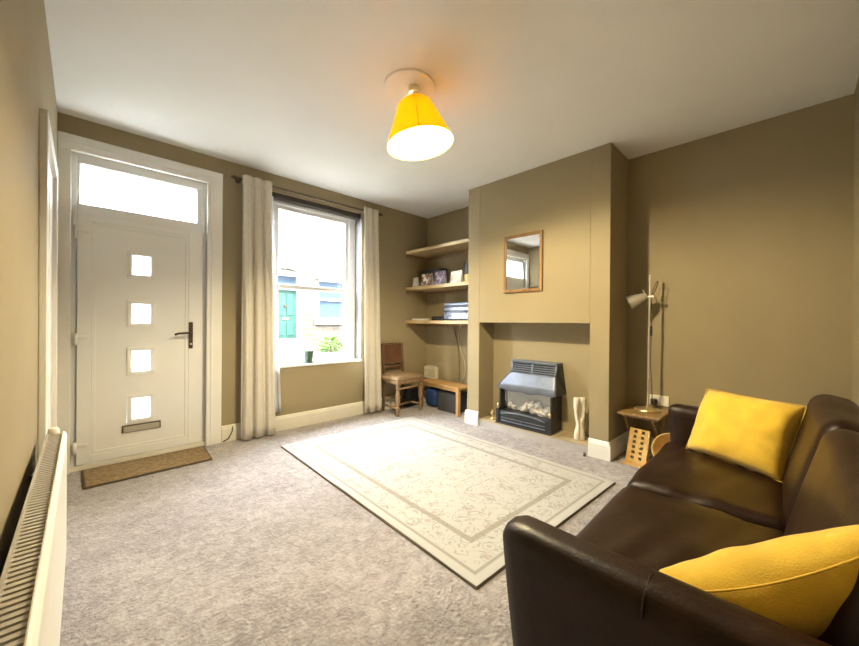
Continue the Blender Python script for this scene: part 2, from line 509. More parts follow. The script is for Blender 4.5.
# skirting boards: moulded profile
def skirt(name, x0, y0, x1, y1, nx, ny, label, m=GLOSSW, hh=0.15, t=0.02):
    p = [(0, 0), (t, 0), (t, hh - .03), (t * .75, hh - .022), (t * .7, hh - .01), (t * .3, hh), (0, hh)]
    mb = MB(); n = len(p)
    vv = [(x0 + nx * q[0], y0 + ny * q[0], q[1]) for q in p] + [(x1 + nx * q[0], y1 + ny * q[0], q[1]) for q in p]
    mb.add(vv, [(i, (i + 1) % n, n + (i + 1) % n, n + i) for i in range(n)] + [tuple(range(n))[::-1], tuple(range(n, 2 * n))])
    return struct(mb.build(name, m), label, 'skirting board')
skirt('baseboard_front', 1.035, 0, XR, 0, 0, -1, 'cream skirting board under the window', CREAMP)
skirt('baseboard_chimney_far', XC, Y0, XC, OY0, -1, 0, 'short white skirting between shelves and fire opening')
skirt('baseboard_chimney_near', XC, OY1, XC, Y1, -1, 0, 'short white skirting at the near corner of the chimney breast')
skirt('baseboard_chimney_side', XC - .02, Y1, XR, Y1, 0, -1, 'white skirting on the shaded side of the chimney breast')
skirt('baseboard_chimney_alcove', XC - .02, Y0, XR, Y0, 0, 1, 'white skirting on the shelf side of the chimney breast')
skirt('baseboard_right', XR, Y1, XR, YB, -1, 0, 'white skirting behind the side table and sofa')
skirt('baseboard_right_alcove', XR, 0, XR, Y0, -1, 0, 'white skirting behind the low bench')
skirt('baseboard_left', XL, -1.52, XL, YB, 1, 0, 'white skirting under the radiator')
skirt('baseboard_back', XL, YB, XR, YB, 0, 1, 'white skirting behind the sofa')

# ------------------------------------------------------------------ front door
# casing
tr = thing('trim_1', 'white moulded casing around the front door', 'door casing', (0.5, 0, 0), kind='structure')
MB().box(XL + .001, .055, -.022, .02, 0, 2.455).build('casing_leg', GLOSSW, tr, bevel=.004)
MB().box(.912, 1.032, -.022, .02, 0, 2.455).build('casing_leg', GLOSSW, tr, bevel=.004)
MB().box(XL + .001, 1.032, -.024, .02, 2.35, 2.46).build('casing_head', GLOSSW, tr, bevel=.004)
MB().box(.94, .955, -.03, -.02, 0, 2.40).build('bead', GLOSSW, tr, bevel=.004)
MB().box(.03, .955, -.03, -.02, 2.39, 2.405).build('bead', GLOSSW, tr, bevel=.004)

dr = thing('door_1', 'white front door with four small square panes and a transom window', 'front door', (0.49, .05, 0), kind='structure')
fy0, fy1 = .035, .11
MB().box(DX0, .085, fy0, fy1, 0, DZ).box(.085, .105, .072, fy1, 0, 1.905).build('frame_post', UPVC, dr, bevel=.004)
MB().box(.885, DX1, fy0, fy1, 0, DZ).box(.865, .885, .072, fy1, 0, 1.905).build('frame_post', UPVC, dr, bevel=.004)
MB().box(.085, .885, fy0, fy1, 2.285, DZ).build('frame_head', UPVC, dr, bevel=.004)
MB().box(.085, .885, fy0, fy1, 1.905, 1.985).build('transom_bar', UPVC, dr, bevel=.004)
MB().box(DX0, DX1, .01, fy1, 0, .035).build('sill', CREAMP, dr, bevel=.004)
tl = MB().box(.10, .845, .06, .068, 1.985, 2.285).build('transom_pane', FROST, dr)
MB().box(.085, .10, .04, .09, 1.985, 2.285).box(.845, .885, .04, .09, 1.985, 2.285).build('glazing_bead', UPVC, tl)
# leaf: stiles and rails, sunk field, with holes for the four panes
lx0, lx1, lz0, lz1 = .088, .883, .04, 1.902
ly = .022
panes = [(.373, .546, 1.455, 1.665), (.371, .546, 1.066, 1.277), (.371, .547, .678, .900), (.375, .546, .300, .520)]
px0, px1 = .373, .546
zs = [lz0]
leaf = MB()
leaf.box(lx0, .372, ly, .07, lz0, lz1).box(.547, lx1, ly, .07, lz0, lz1)
zc = lz0
for (a, b, c0, c1) in sorted(panes, key=lambda q: q[2]):
    leaf.box(.372, .547, ly, .07, zc, c0); zc = c1
leaf.box(.372, .547, ly, .07, zc, lz1)
lf = leaf.build('leaf', UPVC, dr)
# moulding around the field
fx0, fx1, fz0, fz1 = .178, .768, .115, 1.845
for a in ((fx0 - .012, fx0 + .012, fz0, fz1), (fx1 - .012, fx1 + .012, fz0, fz1), (fx0, fx1, fz0 - .012, fz0 + .012), (fx0, fx1, fz1 - .012, fz1 + .012)):
    MB().box(a[0], a[1], ly - .006, ly + .01, a[2], a[3]).build('moulding', UPVC, dr, bevel=.003)
for a in ((lx0, fx0 - .012, lz0, lz1), (fx1 + .012, lx1, lz0, lz1), (fx0 - .012, fx1 + .012, lz0, fz0 - .012), (fx0 - .012, fx1 + .012, fz1 + .012, lz1)):
    MB().box(a[0], a[1], ly - .010, ly + .01, a[2], a[3]).build('stile', UPVC, dr, bevel=.003)
for (a, b, c0, c1) in panes:
    g = MB().box(a + .02, b - .02, .038, .045, c0 + .02, c1 - .02).build('pane', FROST, dr)
    fm = MB()
    w_ = .028
    fm.box(a, b, ly - .012, ly + .03, c0, c0 + w_).box(a, b, ly - .012, ly + .03, c1 - w_, c1).box(a, a + w_, ly - .012, ly + .03, c0 + w_, c1 - w_).box(b - w_, b, ly - .012, ly + .03, c0 + w_, c1 - w_)
    fm.build('pane_surround', UPVC, g, bevel=.003)
lb = MB().box(.343, .590, ly - .008, ly, .225, .285).build('letter_plate', BRONZE, dr, bevel=.003)
MB().box(.352, .581, ly - .013, ly - .006, .228, .274).build('flap', mat('satin_nickel', (.5, .46, .38), rough=.35, metal=.8), lb, bevel=.003)
hp = MB().box(.782, .812, ly - .022, ly - .008, .875, 1.105).build('handle_plate', BRONZE, dr, bevel=.006)
MB().cyl((.797, ly - .02, 1.01), (.797, ly - .06, 1.01), .009).tube([(.80, ly - .058, 1.01), (.76, ly - .060, 1.012), (.70, ly - .058, 1.008), (.675, ly - .056, .998)], .009).build('lever', BRONZE, hp, smooth=True)
MB().cyl((.797, ly - .02, .915), (.797, ly - .03, .915), .008).build('lock_cylinder', CHROME, hp)
for z in (.17, .975, 1.765):
    hg = MB().cyl((.080, ly - .018, z - .045), (.080, ly - .018, z + .045), .011).build('hinge', UPVC, dr, smooth=True)
    MB().box(.080, .15, ly - .020, ly - .008, z + .005, z + .028).build('hinge_leaf', UPVC, hg, bevel=.003)

# ------------------------------------------------------------------ inner door in the left wall
d2 = thing('door_2', 'white inner door and casing in the left wall, seen edge on', 'inner door', (XL, -1.02, 0), kind='structure')
MB().box(XL, XL + .006, -1.38, -.67, 0, 1.94).build('leaf', GLOSSW, d2)
for (a, b, c0, c1) in ((-1.28, -1.07, .2, .85), (-.98, -.77, .2, .85), (-1.28, -1.07, 1.0, 1.8), (-.98, -.77, 1.0, 1.8)):
    MB().box(XL + .004, XL + .010, a, b, c0, c1).build('panel', GLOSSW, d2, bevel=.003)
MB().box(XL, XL + .026, -1.46, -1.38, 0, 2.01).build('casing_leg', GLOSSW, d2, bevel=.004)
MB().box(XL, XL + .026, -.67, -.59, 0, 2.01).build('casing_leg', GLOSSW, d2, bevel=.004)
MB().box(XL, XL + .026, -1.38, -.67, 1.94, 2.01).build('casing_head', GLOSSW, d2, bevel=.004)

# ------------------------------------------------------------------ window
wn = thing('window_1', 'white two-light sash window looking onto the street', 'window', (2.0, .16, WZ0), kind='structure')
wy0, wy1 = .14, .21
MB().box(WX0, 1.555, wy0, wy1, WZ0, WZ1).build('frame_post', UPVC, wn, bevel=.005)
MB().box(2.455, WX1, wy0, wy1, WZ0, WZ1).build('frame_post', UPVC, wn, bevel=.005)
MB().box(1.555, 2.455, wy0, wy1, 2.36, WZ1).build('frame_head', UPVC, wn, bevel=.005)
MB().box(1.555, 2.455, wy0, wy1, WZ0, .70).build('frame_sill', UPVC, wn, bevel=.005)
def sash(z0, z1, y):
    s_ = MB()
    s_.box(1.555, 1.605, y, y + .045, z0, z1).box(2.405, 2.455, y, y + .045, z0, z1).box(1.605, 2.405, y, y + .045, z0, z0 + .05).box(1.605, 2.405, y, y + .045, z1 - .045, z1)
    o = s_.build('sash', UPVC, wn, bevel=.006)
    MB().box(1.60, 2.41, y + .018, y + .024, z0 + .045, z1 - .04).build('pane', GLASS, o)
sash(1.465, 2.36, .158)
sash(.70, 1.515, .130)
sl = MB().box(WX0, WX1, -.018, .14, WZ0 - .002, WZ0 + .022).build('window_board', GLOSSW, wn, bevel=.006)
RV = mat('reveal_grey', (0.20, 0.195, 0.20), rough=0.35, var=0.1, scale=3)
MB().box(WX1 - .006, WX1 + .0, .0, .14, WZ0 + .022, WZ1).build('reveal_lining', RV, wn)  # thin sheet on the right reveal, greyer and darker than the wall
bl = MB().box(WX0, WX1 - .006, .02, .10, WZ1 - .055, WZ1 - .001).build('blind_box', mat('dark_blind_box', (.035, .028, .022), rough=.5), wn, bevel=.008)
MB().cyl((WX0 + .01, .06, WZ1 - .065), (WX1 - .02, .06, WZ1 - .065), .012).build('blind_roll', mat('grey_blind', (.25, .23, .21), rough=.8), bl, smooth=True)

# ================================================================== THE STREET
STR = thing('terraced_house', 'sandstone house across the street with a teal front door', 'house', (5.5, 8.2, -.1))
FY = 8.0
# facade wall with openings for door and windows
def facade(holes, x0, x1, z0, z1):
    xs = sorted({x0, x1} | {h[0] for h in holes} | {h[1] for h in holes}); zs_ = sorted({z0, z1} | {h[2] for h in holes} | {h[3] for h in holes})
    mb = MB()
    for i in range(len(xs) - 1):
        for j in range(len(zs_) - 1):
            cx, cz = (xs[i] + xs[i + 1]) / 2, (zs_[j] + zs_[j + 1]) / 2
            if any(h[0] < cx < h[1] and h[2] < cz < h[3] for h in holes): continue
            mb.box(xs[i], xs[i + 1], FY, FY + .4, zs_[j], zs_[j + 1])
    return mb
holes = [(4.42, 5.40, .50, 2.75), (6.02, 7.15, 1.18, 2.62), (1.2, 2.4, 1.1, 2.6), (8.6, 9.8, 1.1, 2.6), (8.6, 9.8, 3.9, 5.0), (1.2, 2.4, 3.9, 5.0)]
facade(holes, -6, 14, -.1, 5.4).build('stone_wall', STONE, STR)
MB().box(-6.2, 14.2, FY - .25, FY + .5, 5.4, 5.52).build('eaves', ASHLAR, STR)
MB().prism([(FY - .3, 5.52), (FY + 4, 5.52), (FY + 4, 7.0)], 'x', -6.2, 14.2).build('roof', mat('slate_roof', (.10, .10, .11), rough=.8, var=.2, scale=4), STR)
dd = MB().box(4.52, 5.32, FY + .12, FY + .18, .52, 2.16).build('teal_door', TEAL, STR, bevel=.01)
for (a, b, c0, c1) in ((4.62, 4.87, .65, 1.1), (4.97, 5.22, .65, 1.1), (4.62, 4.87, 1.3, 2.03), (4.97, 5.22, 1.3, 2.03)):
    MB().box(a, b, FY + .10, FY + .125, c0, c1).build('panel', TEAL, dd, bevel=.012)
MB().box(4.82, 5.02, FY + .09, FY + .12, 1.17, 1.23).build('letter_plate', BRASS, dd)
MB().cyl((4.92, FY + .1, 1.62), (4.92, FY + .06, 1.62), .05).build('knocker', BRONZE, dd)
MB().box(4.42, 4.52, FY - .03, FY + .2, .5, 2.75).box(5.32, 5.42, FY - .03, FY + .2, .5, 2.75).box(4.52, 5.32, FY - .03, FY + .2, 2.62, 2.75).box(4.52, 5.32, FY + .02, FY + .2, 2.16, 2.26).build('door_frame', UPVC, STR)
MB().box(4.52, 5.32, FY + .14, FY + .16, 2.26, 2.62).build('fanlight', EXTGLASS, STR)
arc = MB()
for k in range(7):
    a = -40 + 80 * k / 6; a = math.radians(a)
    arc.add([Vector(q) for q in [(4.92 + .70 * math.sin(a) - .1, FY - .06, 2.2 + .66 * math.cos(a)), (4.92 + .70 * math.sin(a) + .1, FY - .06, 2.2 + .66 * math.cos(a)), (4.92 + .95 * math.sin(a) + .11, FY - .06, 2.2 + .92 * math.cos(a)), (4.92 + .95 * math.sin(a) - .11, FY - .06, 2.2 + .92 * math.cos(a)),
             (4.92 + .70 * math.sin(a) - .1, FY + .02, 2.2 + .66 * math.cos(a)), (4.92 + .70 * math.sin(a) + .1, FY + .02, 2.2 + .66 * math.cos(a)), (4.92 + .95 * math.sin(a) + .11, FY + .02, 2.2 + .92 * math.cos(a)), (4.92 + .95 * math.sin(a) - .11, FY + .02, 2.2 + .92 * math.cos(a))]],
            [(0, 3, 2, 1), (4, 5, 6, 7), (0, 1, 5, 4), (1, 2, 6, 5), (2, 3, 7, 6), (3, 0, 4, 7)])
arc.build('door_arch', ASHLAR, STR)
for k in range(3):
    MB().box(4.25 - .1 * (2 - k), 5.6 + .1 * (2 - k), FY - .25 * (3 - k), FY + .1, -.1 + .2 * k, .1 + .2 * k).build('step', ASHLAR, STR, bevel=.01)
for (a, b, c0, c1) in holes[1:]:
    wv = MB().box(a, b, FY + .16, FY + .18, c0, c1).build('house_window', EXTGLASS, STR)
    MB().box(a, a + .07, FY + .08, FY + .16, c0, c1).box(b - .07, b, FY + .08, FY + .16, c0, c1).box(a, b, FY + .08, FY + .16, c0, c0 + .07).box(a, b, FY + .08, FY + .16, c1 - .07, c1).box(a, b, FY + .08, FY + .16, (c0 + c1) / 2 - .03, (c0 + c1) / 2 + .03).build('window_frame', UPVC, wv)
    MB().box(a - .12, b + .12, FY - .09, FY + .16, c0 - .16, c0).build('window_sill', ASHLAR, wv)
    MB().box(a - .12, b + .12, FY - .04, FY + .16, c1, c1 + .28).build('lintel', ASHLAR, wv)
row = MB().box(-10, XL - .1, YB - .1, .30, -.1, H).box(XR + .1, 14, YB - .1, .30, -.1, H).box(-10, 14, YB - .1, .30, H + .1, 8.8)  # unseen terrace mass, built tall to cut skylight on the house opposite
struct(row.build('wall_shading_row', STONE), 'unseen upper storeys and neighbours of this terrace, added to shade the house opposite', 'wall')
struct(MB().box(-12, 20, .30, FY + .3, -.3, -.1).build('ground_street', PAVE), 'grey street paving outside the window', 'street')

def leafy(name, label, c, rx, rz, n, mlist, seed, cat='shrub', bloom=0, group=None):
    random.seed(seed)
    t = thing(name, label, cat, (c[0], c[1], c[2]))
    lf_, bm_ = MB(), MB()
    for i in range(n):
        a, b = random.uniform(0, 2 * math.pi), math.acos(random.uniform(-.2, 1)); rr = random.uniform(.6, 1)
        q = Vector((c[0] + rx * rr * math.sin(b) * math.cos(a), c[1] + rx * rr * math.sin(b) * math.sin(a), c[2] + rz * (.25 + .75 * rr * max(0, math.cos(b)))))
        s_ = random.uniform(.05, .09)
        R = Matrix.Rotation(random.uniform(0, 6.28), 4, 'Z') @ Matrix.Rotation(random.uniform(-.9, .9), 4, 'X')
        pts = [R @ Vector(p) * s_ + q for p in ((-1, 0, 0), (0, -.5, .12), (1, 0, 0), (0, .5, .12))]
        (bm_ if i < bloom else lf_).add(pts, [(0, 1, 2, 3)])
    st = MB()
    for i in range(5):
        a = i * 1.256
        st.tube([(c[0], c[1], c[2]), (c[0] + rx * .3 * math.cos(a), c[1] + rx * .3 * math.sin(a), c[2] + rz * .5), (c[0] + rx * .6 * math.cos(a), c[1] + rx * .6 * math.sin(a), c[2] + rz * .85)], .012, 5)
    st.build('stem', OAKD, t)
    lf_.build('foliage', mlist[0], t)
    if bloom: bm_.build('blossom', mlist[1], t)
leafy('garden_shrub', 'bright yellow-green shrub below the house window across the street', (5.85, 6.7, -.1), .42, .85, 500, (LEAF, BLOOM), 3)
leafy('flowering_shrub', 'low shrub with pink blossom across the street', (6.75, 6.6, -.1), .38, .55, 420, (LEAF2, BLOOM), 4, bloom=90)
leafy('hedge_bush', 'green bush seen through the lowest front door panes', (0.95, 3.2, -.1), .9, .85, 900, (LEAF, BLOOM), 5)

# ================================================================== CEILING LIGHT
LT = Vector((1.585, -1.98, 0))
down = (Vector((0, 0, -1)) + .15 * rt).normalized()
cl = thing('ceiling_light', 'ceiling light with a tilted mustard yellow drum shade', 'lamp', (LT.x, LT.y, 2.6))
WP = mat('white_plastic', (.82, .79, .70), rough=.4, var=.02)
MB().lathe([(.0, 0), (.11, 0), (.157, .004), (.16, .010), (.16, .0155)], (LT.x, LT.y, H - .016), 40).build('ceiling_rose', CEIL, cl, smooth=True, auto=True)
MB().lathe([(.012, -.03), (.034, -.028), (.040, -.012), (.040, 0)], (LT.x + .02, LT.y - .02, H - .015), 24).build('lamp_holder', WP, cl, smooth=True, auto=True)
stop = Vector((LT.x + .02, LT.y - .02, 2.505))
Rm = (Vector((0, 0, -1)).rotation_difference(down)).to_matrix().to_4x4()
def conical(r0, r1, hgt, n=40, th=.002):
    mb = MB(); vv = []; ff = []
    prof = [(.022, .016), (r0 * .6, .010), (r0 * .9, -.004), (r0 + (r1 - r0) * .12, -hgt * .09), (r0 + (r1 - r0) * .5, -hgt * .48), (r1, -hgt), (r1 - th, -hgt), (r0 + (r1 - r0) * .5 - th, -hgt * .48), (r0 + (r1 - r0) * .12 - th, -hgt * .09 - th), (r0 * .9 - th, -.004 - th), (r0 * .6, .010 - th), (.022, .016 - th)]
    k = len(prof)
    for r, z in prof: vv += [(r * math.cos(2 * math.pi * i / n), r * math.sin(2 * math.pi * i / n), z) for i in range(n)]
    for j in range(k):
        j2 = (j + 1) % k
        ff += [(j * n + i, j * n + (i + 1) % n, j2 * n + (i + 1) % n, j2 * n + i) for i in range(n)]
    return mb.add(vv, ff)
T4 = Matrix.Translation(stop) @ Rm
SH = .275
sh = conical(.092, .210, SH).xform(T4).build('shade', SHADE, cl, smooth=True, auto=True)
conical(.088, .205, SH - .004).xform(T4).build('shade_lining', SHADEIN, sh, smooth=True, auto=True)
MB().tube([T4 @ Vector((-.062, -.0675, -.01)), T4 @ Vector((-.105, -.111, -SH * .5)), T4 @ Vector((-.148, -.150, -SH))], .0022, 6).build('seam', mat('shade_seam', (.5, .3, .02), rough=.9), sh)
MB().cyl((LT.x + .02, LT.y - .02, 2.575), T4 @ Vector((0, 0, -.045)), .017).build('pendant_stem', WP, cl, smooth=True, auto=True)
sp_ = MB()
for k in range(3):
    a = 2.1 * k
    sp_.cyl(T4 @ Vector((0, 0, -.01)), T4 @ Vector((.086 * math.cos(a), .086 * math.sin(a), -.004)), .0025, n=6)
sp_.build('shade_ring', CHROME, cl)
EM = bpy.data.materials.new('bulb_glow'); EM.use_nodes = True
e = EM.node_tree.nodes['Principled BSDF']
e.inputs['Base Color'].default_value = (1, .95, .85, 1); e.inputs['Emission Color'].default_value = LAMP_COL + (1,); e.inputs['Emission Strength'].default_value = 20
bp = T4 @ Vector((0, 0, -.135))
bq = MB().lathe([(.008, -.045), (.026, -.036), (.034, -.015), (.034, .005), (.024, .030), (.014, .045), (.013, .085)], (0, 0, 0), 20)
bq.xform(Matrix.Translation(bp) @ Rm).build('bulb', EM, cl, smooth=True)
pl = bpy.data.lights.new('bulb_light', 'POINT')
pl.energy = LAMP_W; pl.color = LAMP_COL; pl.shadow_soft_size = .045
po = bpy.data.objects.new('bulb_light', pl); po.location = T4 @ Vector((0, 0, -.195)); C.objects.link(po)

# ================================================================== CURTAINS
rodt = thing('curtain_rod', 'dark bronze curtain rod above the window', 'curtain rod', (1.93, -.07, 2.44))
MB().cyl((1.13, -.07, 2.44), (2.755, -.07, 2.452), .011).build('rod', BRONZE, rodt, smooth=True, auto=True)
for x, z, s_ in ((1.13, 2.44, -1), (2.755, 2.452, 1)):
    MB().cyl((x, -.07, z), (x + s_ * .012, -.07, z), .017).cyl((x + s_ * .012, -.07, z), (x + s_ * .045, -.07, z), .020, .008).build('finial', BRONZE, rodt, smooth=True, auto=True)
for x in (1.16, 2.725):
    MB().cyl((x, -.07, 2.44), (x, 0, 2.44), .008).cyl((x, -.008, 2.44), (x, 0, 2.44), .025).build('bracket', BRONZE, rodt)

def drape(x0t, x1t, x0b, x1b, zt, zb, y, folds, depth, seed, nx=90, nz=26, th=.004, slant=0.0):
    mb = MB(); vv = []; ff = []
    for k in range(nz + 1):
        t = k / nz; z = zt + (zb - zt) * t
        for i in range(nx + 1):
            s_ = i / nx
            xx = (x0t + (x1t - x0t) * s_) * (1 - t) + (x0b + (x1b - x0b) * s_) * t
            ph = s_ * folds * 2 * math.pi + seed + .5 * noise.noise(Vector((s_ * 3, t * 1.2, seed)))
            ph += .55 * math.sin(2 * ph + 1.3)
            dp = depth * (.55 + .45 * min(1, t * 3)) * (.75 + .5 * noise.noise(Vector((s_ * 5, seed, t * .7))))
            vv.append((xx + .25 * dp * math.cos(ph), y + dp * math.sin(ph), z + slant * s_))
    n1 = len(vv)
    for k in range(nz):
        for i in range(nx):
            a = k * (nx + 1) + i
            ff.append((a, a + 1, a + nx + 2, a + nx + 1))
    return mb.add(vv, ff)
def curtain(name, label, args, lin=None, grp='window curtains'):
    t = thing(name, label, 'curtain', ((args[2] + args[3]) / 2, -.09, args[5]), group=grp)
    o = drape(*args).build('drape', CURTAIN, t, smooth=True)
    m_ = o.modifiers.new('solid', 'SOLIDIFY'); m_.thickness = .004
    hb = MB()
    o2 = drape(args[0] - .003, args[1] + .003, args[0] - .003, args[1] + .003, args[4] + .012, args[4] - .075, args[6], args[7], args[8] * .62, args[9], nz=3).build('heading_tape', CURTAIN, t, smooth=True)
    m_ = o2.modifiers.new('solid', 'SOLIDIFY'); m_.thickness = .008
    if lin:
        l_ = drape(*lin).build('lining', LINING, t, smooth=True)
        m_ = l_.modifiers.new('solid', 'SOLIDIFY'); m_.thickness = .003
    return t
curtain('curtain', 'long cream curtain with white lining between front door and window', (1.172, 1.432, 1.168, 1.485, 2.455, .015, -.122, 3.0, .036, 1.0),
        (1.40, 1.475, 1.45, 1.565, 2.36, .20, -.035, 2.5, .012, 2.0))
curtain('curtain', 'long cream curtain hanging beside the old wooden chair', (2.495, 2.700, 2.515, 2.770, 2.468, .03, -.122, 2.4, .034, 4.0))

# pot on the sill
pt = thing('plant_pot', 'small green glazed pot on the window board', 'pot', (1.905, .055, WZ0 + .022), world=False)
POTG = mat('green_glaze', (.055, .105, .075), rough=.3, var=.25, scale=20)
MB().lathe([(.036, 0), (.052, .004), (.055, .018), (.050, .020), (.034, .012)], (0, 0, 0), 24).build('saucer', POTG, pt, smooth=True)
MB().lathe([(.034, .008), (.036, .012), (.046, .105), (.052, .107), (.053, .138), (.046, .140), (.043, .12), (.0, .115)], (0, 0, 0), 24, cap=False).build('pot_body', POTG, pt, smooth=True, auto=True)
MB().lathe([(.0, .118), (.042, .118), (.042, .122), (.0, .126)], (0, 0, 0), 18, cap=False).build('soil', mat('potting_soil', (.03, .02, .012), rough=.95, bump=.8), pt)

# ================================================================== FLOOR COVERINGS
dm = thing('doormat', 'brown coir doormat in front of the front door', 'doormat', (.505, -.225, 0))
MB().prism([(.115, -.035), (.125, -.425), (.870, -.425), (.892, -.045)], 'z', 0.001, .014).build('binding', MATEDGE, dm, bevel=.004)
MB().prism([(.127, -.043), (.137, -.415), (.860, -.415), (.880, -.053)], 'z', 0.010, .018).build('coir_field', COIR, dm, bevel=.003)

rg = thing('area_rug', 'large cream patterned rug in the middle of the carpet', 'rug', (2.088, -1.655, 0), math.radians(-2.0), world=False)
random.seed(2)
rm = MB(); nx, ny = 30, 44; vv = []; ff = []
for j in range(ny + 1):
    for i in range(nx + 1):
        x, y = (i / nx - .5) * RW, (j / ny - .5) * RL
        wv = .006 * noise.noise(Vector((x * 2, y * 3, 1))) if i in (0, nx) else 0
        vv.append((x + wv, y, .014 + .0025 * noise.noise(Vector((x * 4, y * 4, 0))) + (.006 * max(0, noise.noise(Vector((x, y * 3, 9)))) if i < 2 else 0)))
for j in range(ny):
    for i in range(nx):
        a = j * (nx + 1) + i; ff.append((a, a + 1, a + nx + 2, a + nx + 1))
rp_ = rm.add(vv, ff).build('pile', RUG, rg, smooth=True)
MB().box(-RW / 2 - .004, RW / 2 + .004, -RL / 2 - .004, RL / 2 + .004, .001, .009).build('backing', RUGEDGE, rg, bevel=.002)

# ================================================================== RADIATOR
RADW = mat('radiator_enamel', (.80, .775, .70), rough=.35, var=.02)
GRIL = mat('radiator_grille', (.36, .32, .25), rough=.5, var=.1)
ra = thing('radiator', 'white panel radiator with slatted top grille on the left wall', 'radiator', (.03, -2.25, .12))
ry0, ry1, rz0, rz1 = -3.05, -1.53, .13, .65
MB().prism([(.058, rz0 + .02), (.066, rz0), (.074, rz0 + .02), (.074, rz1 - .014), (.066, rz1), (.060, rz1)], 'y', ry0, ry1).build('front_panel', RADW, ra, bevel=.003)
MB().box(.018, .022, ry0 + .01, ry1 - .01, rz0 + .02, rz1 - .01).build('convector_back', GRIL, ra)
sl0 = None
gn = 76
for k in range(gn):
    yy = ry0 + .012 + (ry1 - ry0 - .024) * k / (gn - 1)
    if sl0 is None:
        sl0 = MB().box(.018, .060, yy - .006, yy + .006, rz1 - .014, rz1 - .009).build('slat', GRIL, ra)
        base_y = yy
    else:
        copy_part(sl0, (0, yy - base_y, 0), ra)
MB().box(.014, .019, ry0, ry1, rz1 - .03, rz1 - .004).build('grille_edge', GRIL, ra)
MB().box(.016, .060, ry1 - .004, ry1, rz0 + .02, rz1 - .006).build('side_panel', RADW, ra, bevel=.001)
MB().box(.016, .060, ry0, ry0 + .004, rz0 + .02, rz1 - .006).build('side_panel', RADW, ra, bevel=.001)
MB().lathe([(.0, 0), (.016, 0), (.018, .006), (.017, .022), (.012, .028), (0, .029)], (.034, ry1 + .012, rz1 - .012), 18, cap=False).build('valve_cap', RADW, ra, smooth=True, auto=True)
MB().tube([(.034, ry1 + .012, rz1 - .008), (.034, ry1 + .012, rz0 + .03), (.034, ry1 + .012, 0)], .008, 10).build('pipe', mat('dark_pipe', (.05, .04, .035), rough=.5), ra, smooth=True)
for yy in (ry0 + .2, ry1 - .2):
    MB().box(XL, .018, yy - .02, yy + .02, rz0 + .1, rz1 - .1).build('wall_bracket', BLACK, ra)

# ================================================================== CHIMNEY BREAST: mirror
mi = thing('wall_mirror', 'small oak-framed mirror on the chimney breast', 'mirror', (XC - .01, -1.815, 1.70))
my0, my1, mz0, mz1 = -2.03, -1.605, 1.42, 1.99
t_ = .030
MB().box(XC - .022, XC - .001, my0, my0 + t_, mz0, mz1).build('frame_side', MIRW, mi, bevel=.004)
MB().box(XC - .022, XC - .001, my1 - t_, my1, mz0, mz1).build('frame_side', MIRW, mi, bevel=.004)
MB().box(XC - .022, XC - .001, my0 + t_, my1 - t_, mz0, mz0 + t_).build('frame_rail', MIRW, mi, bevel=.004)
MB().box(XC - .022, XC - .001, my0 + t_, my1 - t_, mz1 - t_, mz1).build('frame_rail', MIRW, mi, bevel=.004)
MB().box(XC - .012, XC - .006, my0 + t_, my1 - t_, mz0 + t_, mz1 - t_).build('glass', MIRROR, mi)

# ================================================================== GAS FIRE
FIREBLK = mat('black_cast_enamel', (.022, .024, .028), rough=.35, var=.2, scale=12)
FIREGREY = mat('pewter_hood_metal', (.16, .18, .22), rough=.40, metal=.5, var=.15, scale=10)
gf = thing('gas_fire', 'black gas fire with a grey metal hood and coal bed', 'gas fire', (3.33, -1.82, HZ))
gy0, gy1 = -2.11, -1.50                    # right and left ends of the plinth
gm = (gy0 + gy1) / 2
MB().prism([(3.26, HZ), (RX - .002, HZ), (RX - .002, .50), (3.30, .50), (3.26, .44)], 'y', gy0 + .012, gy0 + .03).build('side_panel', FIREBLK, gf, bevel=.004)
MB().prism([(3.26, HZ), (RX - .002, HZ), (RX - .002, .50), (3.30, .50), (3.26, .44)], 'y', gy1 - .03, gy1 - .012).build('side_panel', FIREBLK, gf, bevel=.004)
MB().box(3.39, RX - .002, gy0 + .03, gy1 - .03, HZ, .47).build('fire_box', mat('pale_fire_brick', (.60, .58, .53), rough=.9, var=.15, bump=.5), gf)
# plinth / ash pan cover
ash = MB().box(3.225, 3.30, gy0 + .03, gy1 - .03, HZ, HZ + .135).build('ash_front', FIREBLK, gf, bevel=.008)
ar = [(gy0 + .05 + (gy1 - gy0 - .10) * i / 14, HZ + .105 + .028 * math.sin(math.pi * i / 14)) for i in range(15)]
MB().tube([(3.222, a, b) for a, b in ar], .006, 8).build('arch_moulding', FIREGREY, ash, smooth=True)
MB().box(3.219, 3.226, gy0 + .06, gy1 - .06, HZ + .03, HZ + .042).build('moulding', FIREGREY, ash, bevel=.002)
MB().box(3.219, 3.226, gy0 + .06, gy1 - .06, HZ + .062, HZ + .07).build('moulding', FIREGREY, ash, bevel=.002)
MB().lathe([(.0, -.006), (.012, -.004), (.012, .004), (0, .006)], (3.218, gm, HZ + .066), 12, cap=False).build('boss', FIREGREY, ash)
MB().box(3.205, 3.30, gy0, gy1, HZ, HZ + .014).build('foot_plate', FIREBLK, gf, bevel=.003)
for yy in (gy0 + .018, gy1 - .018):
    MB().box(3.215, 3.25, yy - .018, yy + .018, HZ + .014, HZ + .155).build('corner_post', FIREBLK, gf, bevel=.004)
    MB().lathe([(.012, 0), (.014, .004), (.008, .010), (.012, .018), (.016, .028), (.012, .038), (.005, .044), (.007, .050), (0, .056)], (3.232, yy, HZ + .155), 16).build('finial', BRASS, gf, smooth=True)
